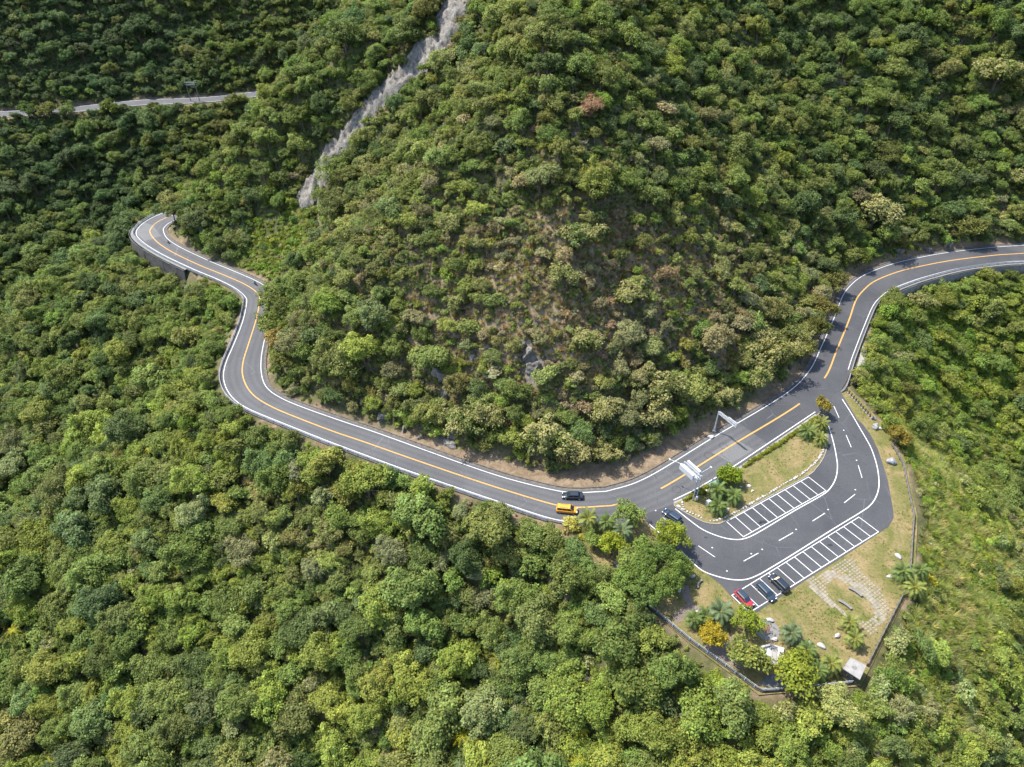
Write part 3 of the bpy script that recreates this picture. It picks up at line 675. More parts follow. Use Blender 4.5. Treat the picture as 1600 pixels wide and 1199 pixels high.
def scatter(name, pts, idx, rot, scl, tint, label):
    me = bpy.data.meshes.new(name); me.vertices.add(len(pts)); me.vertices.foreach_set('co', np.asarray(pts, np.float32).ravel())
    a = me.attributes.new('idx', 'INT', 'POINT'); a.data.foreach_set('value', np.asarray(idx, np.int32))
    a = me.attributes.new('rot', 'FLOAT_VECTOR', 'POINT'); a.data.foreach_set('vector', np.asarray(rot, np.float32).ravel())
    a = me.attributes.new('scl', 'FLOAT_VECTOR', 'POINT'); a.data.foreach_set('vector', np.asarray(scl, np.float32).ravel())
    a = me.attributes.new('tint', 'FLOAT_COLOR', 'POINT'); a.data.foreach_set('color', np.c_[tint, np.ones(len(tint))].astype(np.float32).ravel())
    me.update(); o = obj(name, me); tag(o, label, kind='stuff')
    ng = bpy.data.node_groups.new(name, 'GeometryNodeTree')
    ng.interface.new_socket('Geometry', in_out='INPUT', socket_type='NodeSocketGeometry'); ng.interface.new_socket('Geometry', in_out='OUTPUT', socket_type='NodeSocketGeometry')
    n = ng.nodes; L = ng.links; gi = n.new('NodeGroupInput'); go = n.new('NodeGroupOutput')
    ip = n.new('GeometryNodeInstanceOnPoints'); ci = n.new('GeometryNodeCollectionInfo'); ci.inputs[0].default_value = lib
    ci.inputs['Separate Children'].default_value = True; ci.inputs['Reset Children'].default_value = True
    def na(nm, t):
        x = n.new('GeometryNodeInputNamedAttribute'); x.data_type = t; x.inputs[0].default_value = nm; return x.outputs[0]
    er = n.new('FunctionNodeEulerToRotation'); L.new(na('rot', 'FLOAT_VECTOR'), er.inputs[0])
    L.new(gi.outputs[0], ip.inputs['Points']); L.new(ci.outputs[0], ip.inputs['Instance']); ip.inputs['Pick Instance'].default_value = True
    L.new(na('idx', 'INT'), ip.inputs['Instance Index']); L.new(er.outputs[0], ip.inputs['Rotation']); L.new(na('scl', 'FLOAT_VECTOR'), ip.inputs['Scale'])
    L.new(ip.outputs[0], go.inputs[0])
    md = o.modifiers.new('scatter', 'NODES'); md.node_group = ng
    return o

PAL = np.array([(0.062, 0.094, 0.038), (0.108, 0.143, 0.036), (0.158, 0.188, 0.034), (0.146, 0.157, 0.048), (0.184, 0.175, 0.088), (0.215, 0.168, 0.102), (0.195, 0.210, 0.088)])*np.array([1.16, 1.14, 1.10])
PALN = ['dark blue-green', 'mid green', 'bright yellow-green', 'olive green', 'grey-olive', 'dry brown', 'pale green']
#         u    v    DG   MG   YG   OL   GO   BR   PG   radius
ZONES = [(150, 60, .76, .20, .00, .04, .00, .00, .00, 2.7), (150, 260, .72, .24, .00, .04, 0, 0, 0, 2.6), (480, 120, .22, .48, .05, .25, 0, 0, 0, 2.6),  # first two zones: darker tints painted in instead of a cloud's shadow
 (330, 290, .15, .45, .10, .30, 0, 0, 0, 2.7), (100, 560, .18, .58, .10, .14, 0, 0, 0, 2.8), (250, 540, .10, .60, .15, .15, 0, 0, 0, 2.4), (200, 760, .15, .50, .20, .10, .05, 0, 0, 3.0),
 (330, 700, .08, .42, .38, .12, 0, 0, 0, 2.6), (120, 950, .2, .50, .20, .08, .02, 0, 0, 3.2), (150, 1130, .25, .45, .25, .05, 0, 0, 0, 3.7), (480, 820, .08, .38, .18, .26, .10, 0, 0, 2.4),
 (480, 1080, .08, .40, .32, .15, .05, 0, 0, 3.0), (760, 1080, .22, .42, .24, .08, .02, 0, .02, 3.5), (1050, 1160, .05, .40, .45, .05, 0, 0, .05, 3.2), (720, 880, .15, .48, .17, .15, .05, 0, 0, 2.8),
 (900, 900, .15, .55, .25, .05, 0, 0, 0, 3.0), (850, 480, .01, .08, .03, .24, .34, .30, 0, 1.25), (650, 450, .08, .32, .08, .32, .15, .05, 0, 1.7), (850, 250, .10, .36, .08, .36, .07, .03, 0, 1.8),
 (900, 50, .16, .42, .09, .30, .03, 0, 0, 2.2), (1100, 470, .03, .22, .10, .34, .20, .11, 0, 1.6), (1200, 250, .13, .42, .09, .32, .04, 0, 0, 2.0), (1400, 100, .32, .48, .08, .12, 0, 0, 0, 3.0),
 (1520, 280, .22, .44, .08, .22, .04, 0, 0, 2.6), (620, 560, .08, .40, .10, .27, .12, .03, 0, 2.2), (750, 690, .05, .35, .15, .30, .12, .03, 0, 2.6), (1130, 600, .04, .30, .15, .34, .15, .02, 0, 2.5),
 (1450, 560, .05, .36, .52, .04, 0, 0, .03, 1.9), (1560, 700, .05, .40, .48, .04, 0, 0, .03, 1.8), (1540, 850, .03, .30, .38, .05, .02, 0, .22, 1.5), (1500, 1050, .02, .25, .38, .04, .02, .02, .27, 1.5), (1280, 1150, .04, .36, .45, .02, 0, 0, .13, 1.9)]
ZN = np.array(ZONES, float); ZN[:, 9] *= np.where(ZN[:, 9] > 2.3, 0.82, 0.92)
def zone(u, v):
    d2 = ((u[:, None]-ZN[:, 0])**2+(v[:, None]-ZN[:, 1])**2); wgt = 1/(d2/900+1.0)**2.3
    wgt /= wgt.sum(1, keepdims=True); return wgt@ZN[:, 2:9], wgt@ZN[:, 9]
def in_view(P, mu=170, mv=90):
    u, v, dep = project(P); return (u > -mu) & (u < 1600+mu) & (v > -mv) & (v < 1199+mv+40) & (dep > 5), u, v, dep
def seen(P, lift):                                            # is the point, raised by lift, in sight of the camera over the bare ground
    o = np.array([0, 0, CAM_H]); Q = P+np.array([0, 0, lift]); ok = np.ones(len(P), bool)
    for t in np.linspace(0.35, 0.985, 60):
        s = o+(Q-o)*t; ok &= s[:, 2] > hz(s[:, 0], s[:, 1])-0.3
    return ok
DG_, NORTHG = FLD[0], FLD[1].astype(float)
clear_i = np.zeros(len(RMID), bool); clear_i[:I_BEND//2+2] = True
for i, p in enumerate(RMID):
    u, v, _ = project(np.array([p[0], p[1], 0.0]))
    if v < 200 and (208 < u < 345 or 124 < u < 150 or u < 10): clear_i[i] = True
def blocks(P, r, hc, margin=0.0):                             # would a crown at P (centre height hc, radius r) hide carriageway or plaza from the camera
    bad = np.zeros(len(P), bool)
    for (a, e) in [(0, 0), (0, 1), (PI/2, 0), (PI, 0), (1.5*PI, 0), (PI/4, .6), (0.75*PI, .6)]:
        c = P+np.stack([r*math.cos(a)*math.cos(e), r*math.sin(a)*math.cos(e), hc+r*0.8*math.sin(e)*np.ones(len(P)) if hasattr(r, '__len__') else hc], 1)
        t = CAM_H/(CAM_H-np.minimum(c[:, 2], CAM_H-5)); x = c[:, 0]*t; y = c[:, 1]*t
        dr, ia = seg_dist(RMID, x, y, ret_arg=True)
        on = (dr < RHW[ia]-0.2+margin) & clear_i[ia]
        u, v, _ = project(c)
        on &= ~((u > 383) & (u < 440) & (v > 440) & (v < 575))
        onp = inside(PLAZA, x, y) & ~((u < 1080) & (v > 790) & (v < 940) & (u < 905+(v-790)*1.2))
        bad |= (c[:, 2] > 0.0) & (on | onp)
    return bad
# ---- candidates for the canopy
n_c = 150000
cx = RNG.uniform(-330, 330, n_c); cyy = RNG.uniform(22, 520, n_c)
P = np.stack([cx, cyy, hz(cx, cyy)], 1)
iv, u, v, dep = in_view(P); P = P[iv]; u = u[iv]; v = v[iv]; dep = dep[iv]
d0 = bil(DG_, P[:, 0], P[:, 1]); nn = bil(NORTHG, P[:, 0], P[:, 1]) > 0.5
bw = bil(BW, P[:, 0], P[:, 1])
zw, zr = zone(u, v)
rad = np.clip(zr*0.95*np.exp(RNG.normal(0, 0.40, len(P))), 1.0, 6.0)
gap = np.where(nn, bw*0.75+rad*0.42, 1.0+rad*0.5)
ok = d0 > gap
wdp = bil(WALL_DROP[FLD[2]], P[:, 0], P[:, 1]); ok &= ~(~nn & (wdp > 1.5) & (d0 < 1.8+rad*0.7))
sd = bil(SCD, P[:, 0], P[:, 1]); ok &= sd > rad*0.30-1.2
rk = bil(rock, P[:, 0], P[:, 1]); ok &= (rk < 0.4) | (RNG.random(len(P)) < 0.1)
dry_p = bil(dry, P[:, 0], P[:, 1]); ok &= RNG.random(len(P)) > dry_p*0.72
gb = np.exp(-(((u-432)/52)**2+((v-385)/58)**2))*1.7+0.75*np.exp(-(((u-325)/60)**2+((v-508)/42)**2)); ok &= RNG.random(len(P)) > gb          # grassy fan below the rock scar
gr = soft(np.exp(-(((u-1500)/130)**2+((v-930)/190)**2))*1.0+0.9*np.exp(-(((u-1440)/60)**2+((v-780)/150)**2))); ok &= RNG.random(len(P)) > gr*1.0   # silver grass slope
gvt = soft(np.exp(-(((u-1490)/130)**2+((v-580)/130)**2))*1.2+np.exp(-(((u-1330)/90)**2+((v-1130)/60)**2))*0.6); ok &= RNG.random(len(P)) > gvt*0.85
P, u, v, dep, rad, zw, nn, d0, dry_p = (a[ok] for a in (P, u, v, dep, rad, zw, nn, d0, dry_p))
th = np.where(nn, 0.55+0.35*RNG.random(len(P)), 0.6+0.5*RNG.random(len(P)))*rad+RNG.uniform(0.1, 1.5, len(P))*np.clip(rad/2.4, 0.3, 1)   # crown centre height
cu, cv, _ = project(P+np.stack([0*th, 0*th, th*1.1], 1)); spd = seg_dist(np.array(SCAR_PX, float), cu, cv)
ok2 = ~((spd < 12) & (RNG.random(len(P)) < 0.93)) & ~(inside([(476,305),(512,335),(484,382),(456,412),(436,448),(380,436),(364,406),(392,374),(434,336)], cu, cv) & (RNG.random(len(P)) < 0.93))
for (ru, rv, rr_) in [(838,574,17),(824,550,15),(690,588,13),(696,612,12),(738,560,9),(800,520,12),(600,655,10),(640,670,10)]: ok2 &= np.hypot(cu-ru, cv-rv) > rr_
P, u, v, dep, rad, zw, nn, d0, th, dry_p = (a[ok2] for a in (P, u, v, dep, rad, zw, nn, d0, th, dry_p))
vis = seen(P, 7.0); P, u, v, dep, rad, zw, nn, d0, th, dry_p = (a[vis] for a in (P, u, v, dep, rad, zw, nn, d0, th, dry_p))
bl = blocks(P, rad*0.92, th, 0.0)
P, u, v, dep, rad, zw, nn, d0, th, dry_p = (a[~bl] for a in (P, u, v, dep, rad, zw, nn, d0, th, dry_p))
# hand-placed plants keep their room
KEEP = []
def take(P, rad, order, fac, taken=None):
    cell = 4.0; grid = {} if taken is None else taken; out = []
    for i in order:
        x, y = P[i, 0], P[i, 1]; r = rad[i]; cxi, cyi = int(x//cell), int(y//cell); good = True; k = int((r+6.2)*fac//cell)+1
        for a in range(cxi-k, cxi+k+1):
            for b in range(cyi-k, cyi+k+1):
                for (X, Y, R_) in grid.get((a, b), ()):
                    if (X-x)**2+(Y-y)**2 < (fac*(r+R_))**2: good = False; break
                if not good: break
            if not good: break
        if good: grid.setdefault((cxi, cyi), []).append((x, y, r)); out.append(i)
    return np.array(out, int), grid
def hit_h(u, v, h):                                           # point on the ground whose spot h metres above it shows at the photo pixel
    a = (u-800)/F_PX; b = (599.5-v)/F_PX; dv = np.array([a, CT+b*ST, -ST+b*CT]); t = 20.0
    while t < 900:
        p = np.array([0, 0, CAM_H])+dv*t
        if p[2]-h < hz(p[0], p[1]): break
        t += 0.4
    return np.array([p[0], p[1], float(hz(p[0], p[1]))])
def tree_obj(name, key, loc, r, th, tint, label, group, rotz=None, cat='tree', squash=1.0):
    cm, tm, _, R, cz = VARIANTS[key]
    s = r/R; t = thing(name, label, cat, loc, random.uniform(0, 6.28) if rotz is None else rotz, group)
    c = obj('crown', cm, t); c.scale = (s, s, s*squash); c.location = (0, 0, th-cz*s*squash); c['tint'] = [float(x) for x in tint]
    k = obj('trunk', tm, t); k.scale = (s, s, (th/(cz)) if th > 0 else s)
    return t
def jitter_tint(c, a=0.14): 
    c = np.asarray(c, float)*(1+a*RNG.normal()); c = c*(1+0.08*RNG.normal(size=3)); return np.clip(c, 0.01, 0.5)
hero = {}
def reserve(p, r): hero.setdefault((int(p[0]//4.0), int(p[1]//4.0)), []).append((p[0], p[1], r))
# ---- pale flowering trees on the spur
BLOOM = [(1365,343,30,'beside the dark gully above the right-hand bend'),(908,378,24,'high in the dry part of the spur'),(882,432,22,'in the middle of the dry spur face'),(985,468,24,'among brown shrubs right of the spur middle'),(912,532,22,'just above the grey rock outcrop'),
 (728,668,27,'above the road cut, leftmost of the roadside ones'),(768,652,22,'with brownish crown behind the roadside row'),(848,690,30,'above the earth bank, uphill of the black sedan'),(905,712,26,'overhanging the bank nearest the black sedan'),(938,712,20,'at the bend in the earth bank'),
 (1035,612,30,'with wide crown upslope of the sign gantry'),(1028,652,24,'low on the bank left of the small sign gantry'),(942,642,22,'in the scrub midway up from the bank'),(1208,556,28,'leaning towards the road left of the junction'),(1182,590,22,'on the bank below the junction trees'),
 (1130,622,18,'behind the cantilever sign arm'),(1192,522,18,'small, upslope of the junction'),(1555,128,26,'high in the upper right forest'),(1590,282,17,'at the right edge above the road'),(1250,540,20,'overhanging the inner edge line'),(620,520,14,'small, on the left flank of the spur'),(1440,478,15,'small, beside the right guard rail'),(700,655,16,'small, at the left end of the roadside row')]
for i, (uu, vv, rp, ph) in enumerate(BLOOM):
    th_ = 3.2 if rp > 16 else 2.0
    p = hit_h(uu, vv, th_); dpt = project(p)[2]; r = rp*dpt/F_PX*1.08
    reserve(p, r*0.9)
    tree_obj('flowering_tree', f'd_bloom{i % 4}', p, r, max(th_, r*0.9), jitter_tint((0.125, 0.140, 0.042)), 'cream-blossomed tree '+ph, 'cream-flowering trees on the spur')
# ---- roadside trees that reach over the inner edge line
for i, (uu, vv, rp, th_, ph) in enumerate([(1258,548,20,5.0,'lowest of the row left of the junction'),(1276,512,21,5.5,'second of the row up from the junction'),(1290,478,20,5.5,'third of the row up from the junction'),(1306,440,19,5.0,'at the inside of the right bend'),(1345,402,18,4.0,'above the start of the right cut'),(1396,372,18,4.0,'above the middle of the right cut'),(1520,352,22,5.0,'above the right cut towards the picture edge'),
      (421,500,17,5.0,'hiding the inner lane at the hairpin, upper one'),(426,532,18,5.0,'hiding the inner lane at the hairpin, middle one'),(440,566,17,4.5,'at the hairpin, lower one'),(446,480,18,5.0,'behind the hairpin row'),(268,330,15,5.0,'hiding the road beyond the far bend'),(292,345,14,4.5,'above the green net fence'),(42,172,14,4.5,'screening the far road, leftmost'),(75,172,15,4.5,'screening the far road, second from the edge'),(105,173,13,4.0,'screening the far road, third from the edge'),(172,169,17,4.5,'with wide crown screening the far road'),(362,158,12,4.5,'where the far road slips behind the ridge'),(240,164,7,2.5,'small, before the far road')]):
    p = hit_h(uu, vv, th_); r = rp*project(p)[2]/F_PX; reserve(p, r*0.75)
    tree_obj('roadside_tree', ('b_medium0', 'b_medium3', 'b_medium6', 'b_medium1')[i % 4], p, r, th_, jitter_tint(((0.105, 0.115, 0.028), (0.09, 0.115, 0.022), (0.125, 0.125, 0.035))[i % 3]), 'green tree leaning over the road, '+ph, 'trees overhanging the inner edge of the road')
for k_, (uu, vv, ph) in enumerate([(404,476,'uppermost of three at the hairpin'),(400,500,'middle of three at the hairpin'),(391,530,'lowest of three at the hairpin')]):
    i_ = road_i(uu, vv); q_ = RC[i_]-normals2(RC[i_-1:i_+2])[1]*(R_IN[i_]+1.5); p = np.array([q_[0], q_[1], float(hz(*q_))])
    reserve(p, 3.0); tree_obj('roadside_tree', 'b_medium%d' % (k_*2+1), p, 4.3, 4.6, jitter_tint((0.13, 0.16, 0.035), .06), 'broad green tree spreading over the inner lane, '+ph, 'trees overhanging the inner edge of the road')
# ---- trees planted round the parking area and by its entrance
PLANTED = [(1050,835,22,4.2,'b_medium4',(0.14,0.165,0.018),'tall lime-green tree at the kerb by the parking entrance'),(1170,970,20,3.6,'b_medium1',(0.130,0.160,0.018),'round yellow-green tree at the nose of the red car'),
 (1115,993,19,3.0,'b_medium3',(0.215,0.165,0.015),'golden-orange tree beside the bottom fence'),(1175,1030,27,3.6,'b_medium0',(0.125,0.138,0.030),'olive-brown feathery tree covering the white marble terrace'),
 (1240,1052,29,4.0,'b_medium2',(0.138,0.158,0.020),'large yellow-green tree by the bottom corner of the fence'),(983,803,20,3.6,'b_medium1',(0.118,0.150,0.032),'pale yellow-green tree at the road mouth by the palms'),
 (957,851,19,3.2,'b_medium3',(0.155,0.175,0.016),'bright lime tree below the entrance palms'),(985,880,19,3.4,'b_medium2',(0.120,0.150,0.035),'light green tree next to the dark shade tree'),
 (1012,885,25,4.8,'c_large2',(0.080,0.115,0.024),'big dark green shade tree above the brick path'),(1048,905,23,4.2,'c_large0',(0.085,0.118,0.024),'big dark green shade tree closest to the asphalt curve'),(1008,925,24,3.6,'b_medium4',(0.078,0.112,0.026),'dark green shade tree against the lower fence'),
 (1030,868,20,4.2,'b_medium6',(0.075,0.110,0.024),'dark green tree behind the lime-green entrance tree'),(1062,884,18,3.6,'b_medium3',(0.085,0.120,0.024),'dark green tree touching the asphalt curve'),(930,846,14,3.0,'b_medium0',(0.11,0.145,0.03),'green tree under the leftmost entrance palm'),(1000,852,16,3.4,'b_medium5',(0.10,0.14,0.028),'mid-green tree between lime tree and shade trees'),(975,908,18,3.6,'b_medium2',(0.095,0.135,0.028),'green tree outside the lower fence end'),
 (1140,738,17,3.2,'b_medium5',(0.115,0.150,0.012),'round bright green tree on the grass island'),(1285,636,11,3.0,'a_small1',(0.145,0.115,0.018),'small russet-green tree at the tip of the island'),
 (1404,680,15,2.8,'a_small3',(0.135,0.105,0.020),'russet-brown tree beside the yellow shrub'),(1395,668,12,2.0,'a_small2',(0.10,0.125,0.02),'small green tree tucked behind the russet tree')]
for (uu, vv, rp, th_, key, tint, lab) in PLANTED:
    p = un(uu, vv, th_)
    p = hit_h(uu, vv, th_) if not inside(PLAZA, p[0], p[1]) else np.array([p[0], p[1], -0.05]); dpt = project(p)[2]; r = rp*dpt/F_PX
    reserve(p, r*0.8)
    tint = tuple(1.25*c for c in tint); r *= 1.14
    tree_obj('planted_tree', key, p, r, th_, tint, lab, 'trees planted around the parking area', squash=1.12)
SHRUBS = [(1391,655,13,1.2,(0.36,0.30,0.035),'yellow-leaved shrub above the grey boulders'),(1450,910,12,1.2,(0.33,0.29,0.03),'yellow shrub beside the palms at the right fence'),(1463,876,10,1.0,(0.30,0.27,0.045),'small yellow shrub, outermost by the right fence'),
 (892,822,15,1.6,(0.31,0.28,0.06),'pale yellow shrub at the end of the guard rail'),(908,838,6,0.8,(0.33,0.29,0.05),'tiny yellow shrub below the guard rail end'),(1372,640,10,1.0,(0.20,0.20,0.05),'pale bush behind the log posts'),
 (1097,768,6,0.6,(0.13,0.16,0.02),'round clipped bush at the foot of the big gantry')]
shrub_cache = [shrub_mesh(600+i, 1.0, lobes=10, leaf=0.22, per=60, flat=0.85, lobe_r=0.48) for i in range(3)]
for i, (uu, vv, rp, th_, tint, lab) in enumerate(SHRUBS):
    p = un(uu, vv, th_*0.6)
    p = hit_h(uu, vv, th_*0.6) if not inside(PLAZA, p[0], p[1]) else np.array([p[0], p[1], 0.05]); r = rp*project(p)[2]/F_PX
    reserve(p, r*0.8)
    o = obj('garden_shrub', shrub_cache[i % 3], None, p, i*1.3); o.scale = (r, r, r*0.95); o['tint'] = list(tint)
    tag(o, lab, 'shrub', 'garden shrubs by the parking area')
# clipped hedge along the road side of the island
hp = straight([g2(*p) for p in [(1070,780),(1090,768.5),(1108,758)]], 0.55); hp2 = straight([g2(*p) for p in [(1162,728),(1200,703.5),(1240,677),(1275,652.5)]], 0.55)
for hpts, lab in ((hp, 'short yellow-green clipped hedge at the lower end of the island'), (hp2, 'long yellow-green clipped hedge along the road side of the island')):
    Vs, Qs, lvs, k = [], [], [], 0
    for i, q_ in enumerate(hpts):
        V, Q, lv, _ = crown(700+i, 0.55+0.12*RNG.random(), lobes=5, leaf=0.16, per=40, flat=0.9, lobe_r=0.55)
        n0 = normals2(hpts)[i]
        Vs.append(V+np.array([q_[0]-n0[0]*0.75*0, q_[1]-0.35, 0.38])); Qs.append(Q+k); lvs.append(lv*(0.9+0.3*RNG.random())); k += len(V)
    o = obj('hedge', np_mesh('hedge', np.vstack(Vs), np.vstack(Qs), [M['leaf']], None, np.vstack(lvs))); o['tint'] = [0.17, 0.18, 0.02]; tag(o, lab, 'hedge')
# ---- forest canopy
sel, grid = take(P, rad, np.argsort(-rad*np.exp(0.45*RNG.normal(size=len(rad)))), 0.56, hero)
rad_s = rad.copy(); rad_s = np.clip(rad*0.55, 0.9, 1.9); used_ = np.zeros(len(P), bool); used_[sel] = True
sel2, grid = take(P, rad_s, RNG.permutation(np.where(~used_)[0]), 0.41, grid)
rad[sel2] = rad_s[sel2]; th[sel2] = rad[sel2]*0.6+RNG.random(len(sel2))*np.where(nn[sel2], 1.2, 2.4)*np.clip(rad[sel2], 0.9, 1.4)*0.8
sel = np.r_[sel, sel2[RNG.random(len(sel2)) < 0.92]]
P, u, v, dep, rad, zw, nn, th, dry_p = (a[sel] for a in (P, u, v, dep, rad, zw, nn, th, dry_p))
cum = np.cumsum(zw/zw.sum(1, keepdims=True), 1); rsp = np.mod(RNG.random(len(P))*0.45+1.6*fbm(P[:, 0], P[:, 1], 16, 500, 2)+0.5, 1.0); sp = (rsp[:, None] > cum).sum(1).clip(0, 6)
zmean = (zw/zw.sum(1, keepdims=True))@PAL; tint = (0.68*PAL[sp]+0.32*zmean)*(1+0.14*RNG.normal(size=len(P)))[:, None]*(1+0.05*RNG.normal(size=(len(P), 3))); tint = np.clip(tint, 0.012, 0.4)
keys = np.where(rad < 2.1, 0, np.where(rad < 3.6, 1, 2)); vi = RNG.integers(0, 1000, len(P))
KEY = [('a_small%d' % (b % 6)) if a == 0 else ('b_medium%d' % (b % 7)) if a == 1 else ('c_large%d' % (b % 5)) for a, b in zip(keys, vi)]
bare_t = (RNG.random(len(P)) < 0.03+0.16*dry_p) & (rad < 2.6)
size = rad/dep; vis_in = (u > 5) & (u < 1595) & (v > 5) & (v < 1194)
single = np.argsort(-np.where(vis_in & ~bare_t, size, 0))[:300]
is_single = np.zeros(len(P), bool); is_single[single] = True
HOR = ['far left edge', 'left side', 'left of centre', 'just left of middle', 'just right of middle', 'right of centre', 'right side', 'far right edge']
VER = ['top edge', 'upper third', 'above mid-height', 'below mid-height', 'lower third', 'bottom edge']
from collections import Counter, defaultdict
LABS = {}; ORD = ['first', 'second', 'third', 'fourth', 'fifth', 'sixth', 'seventh', 'eighth', 'ninth', 'tenth', 'eleventh', 'twelfth', 'thirteenth', 'fourteenth', 'fifteenth']; NUM = ['', 'one', 'two', 'three', 'four', 'five', 'six', 'seven', 'eight', 'nine', 'ten', 'eleven', 'twelve', 'thirteen', 'fourteen', 'fifteen']
def tree_label(i):
    sz = 'huge' if rad[i] > 4.3 else 'large' if rad[i] > 3.5 else 'medium' if rad[i] > 2.9 else 'smaller'
    shp = 'domed' if int(KEY[i][-1]) % 2 == 0 else 'spreading'
    return f'{sz} {shp} {PALN[sp[i]]} tree, {HOR[int(u[i]//200)]}, {VER[int(v[i]//200)]}'
byl = defaultdict(list)
for i in single: byl[tree_label(i)].append(i)
for lb, ids in byl.items():
    ids = sorted(ids, key=lambda k: u[k])
    for k, i in enumerate(ids): LABS[i] = lb if len(ids) == 1 else lb+f', {ORD[min(k, 14)]} of {NUM[min(len(ids), 15)]} from left'
for i in single:
    sz = 'huge' if rad[i] > 4.3 else 'large' if rad[i] > 3.5 else 'medium' if rad[i] > 2.9 else 'smaller'
    shp = 'domed' if VARIANTS[KEY[i]][3] and int(KEY[i][-1]) % 2 == 0 else 'spreading'
    lab = LABS[i]
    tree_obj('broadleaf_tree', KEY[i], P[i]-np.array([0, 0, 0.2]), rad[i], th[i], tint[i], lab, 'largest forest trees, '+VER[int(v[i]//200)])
o_ = ~is_single
Rn = np.array([VARIANTS[k][3] for k in KEY]); Cz = np.array([VARIANTS[k][4] for k in KEY]); s_ = rad/Rn
idx = np.array([LIBI[k] for k in KEY]); idx = np.where(bare_t, LIBI['h_twigs0']+vi % 3, idx)
off = np.where(bare_t, 0, th-Cz*s_)
pts = P+np.stack([0*off, 0*off, np.minimum(off, 1.5)-0.2], 1)
rot = np.stack([0.12*RNG.normal(size=len(P)), 0.12*RNG.normal(size=len(P)), RNG.uniform(0, 6.28, len(P))], 1)
sq = RNG.uniform(0.85, 1.2, len(P)); ani = np.exp(0.16*RNG.normal(size=len(P))); scl = np.stack([s_*ani, s_/ani, s_*sq], 1); scl[bare_t] = (rad[bare_t]/1.5)[:, None]
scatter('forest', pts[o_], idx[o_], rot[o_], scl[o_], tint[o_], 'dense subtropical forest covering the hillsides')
# ---- undergrowth between and below the trees
gx2, gy2 = np.meshgrid(np.arange(-330, 330, 1.75), np.arange(24, 520, 1.75)); ux = (gx2+RNG.uniform(-.85, .85, gx2.shape)).ravel(); uy = (gy2+RNG.uniform(-.85, .85, gx2.shape)).ravel()
Q = np.stack([ux, uy, hz(ux, uy)], 1); iv, qu, qv, qd = in_view(Q, 150, 70); Q, qu, qv, qd = Q[iv], qu[iv], qv[iv], qd[iv]
d1 = bil(DG_, Q[:, 0], Q[:, 1]); n1 = bil(NORTHG, Q[:, 0], Q[:, 1]) > 0.5; b1 = bil(BW, Q[:, 0], Q[:, 1]); s1 = bil(SCD, Q[:, 0], Q[:, 1]); dy1 = bil(dry, Q[:, 0], Q[:, 1]); rk1 = bil(rock, Q[:, 0], Q[:, 1])
edge = d1-np.where(n1, b1*0.85+0.5+2.2*fbm(Q[:, 0], Q[:, 1], 7, 88, 2), 0.8+1.0*fbm(Q[:, 0], Q[:, 1], 5, 89, 2))
ok = (edge > 0) & ((s1 > 0.3) | (fbm(Q[:, 0], Q[:, 1], 5, 91, 2) > 0.04)) & ((rk1 < 0.45) | (RNG.random(len(Q)) < 0.12)) & (RNG.random(len(Q)) < np.where(qd > 300, 0.55, 0.9))
Q, qu, qv, qd, d1, n1, dy1, edge = (a[ok] for a in (Q, qu, qv, qd, d1, n1, dy1, edge))
ok = seen(Q, 2.5); Q, qu, qv, qd, d1, n1, dy1, edge = (a[ok] for a in (Q, qu, qv, qd, d1, n1, dy1, edge))
m = len(Q); zw2, _ = zone(qu, qv)
gfan = soft(np.exp(-(((qu-435)/45)**2+((qv-368)/50)**2))*1.2); ggr = soft(np.exp(-(((qu-1500)/130)**2+((qv-930)/190)**2))*1.1+0.9*np.exp(-(((qu-1440)/60)**2+((qv-780)/150)**2))+0.6*np.exp(-(((qu-1120)/60)**2+((qv-1110)/50)**2)))
gv = soft(np.exp(-(((qu-1480)/120)**2+((qv-560)/130)**2))*1.2+1.0*np.exp(-(((qu-320)/65)**2+((qv-512)/45)**2)))
kind = RNG.random(m); nz = fbm(Q[:, 0], Q[:, 1], 9, 77, 2)
rr = 0.75*np.exp(0.28*RNG.normal(size=m))*np.where(n1, 1.0, 1.05)
rr = np.minimum(rr, 0.35+edge*0.5)
is_t = kind < np.clip(0.03+0.75*gfan+0.85*ggr+nz*0.9*(ggr > .15)+0.50*dy1, 0, 0.95)
is_v = ~is_t & (RNG.random(m) < 0.12+0.85*gv+0.9*gfan); is_w = ~is_t & ~is_v & (RNG.random(m) < 0.015+0.10*dy1)
kk = RNG.integers(0, 60, m)
idx2 = np.where(is_t, LIBI['g_tuft0']+kk % 4, np.where(is_v, LIBI['f_vine0']+kk % 4, np.where(is_w, LIBI['h_twigs0']+kk % 3, LIBI['e_shrub0']+kk % 5)))
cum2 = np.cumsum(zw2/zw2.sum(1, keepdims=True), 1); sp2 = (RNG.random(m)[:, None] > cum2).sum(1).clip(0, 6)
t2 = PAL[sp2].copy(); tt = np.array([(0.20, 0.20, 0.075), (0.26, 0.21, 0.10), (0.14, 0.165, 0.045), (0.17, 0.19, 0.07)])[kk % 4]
dt = np.array([(0.24, 0.18, 0.095), (0.21, 0.17, 0.085), (0.27, 0.195, 0.11), (0.17, 0.16, 0.065)])[kk % 4]
t2[is_t] = np.where((dy1 > 0.3)[:, None], dt, tt)[is_t]
gt = is_t & (gfan > 0.3); t2[gt] = (0.13, 0.165, 0.03)
gvv = is_v & ((gv > 0.3) | (gfan > 0.3)); t2[gvv] = np.array([(0.10, 0.155, 0.020), (0.075, 0.125, 0.020), (0.13, 0.165, 0.022)])[kk % 3][gvv]
t2 = np.clip(t2*(1+0.17*RNG.normal(size=m))[:, None]*(1+0.06*RNG.normal(size=(m, 3))), 0.012, 0.45)
sc2 = np.where(is_t, 0.75+0.3*RNG.random(m), np.where(is_w, 0.7+0.4*RNG.random(m), rr))*np.where(is_v, 1.15, 1.0)
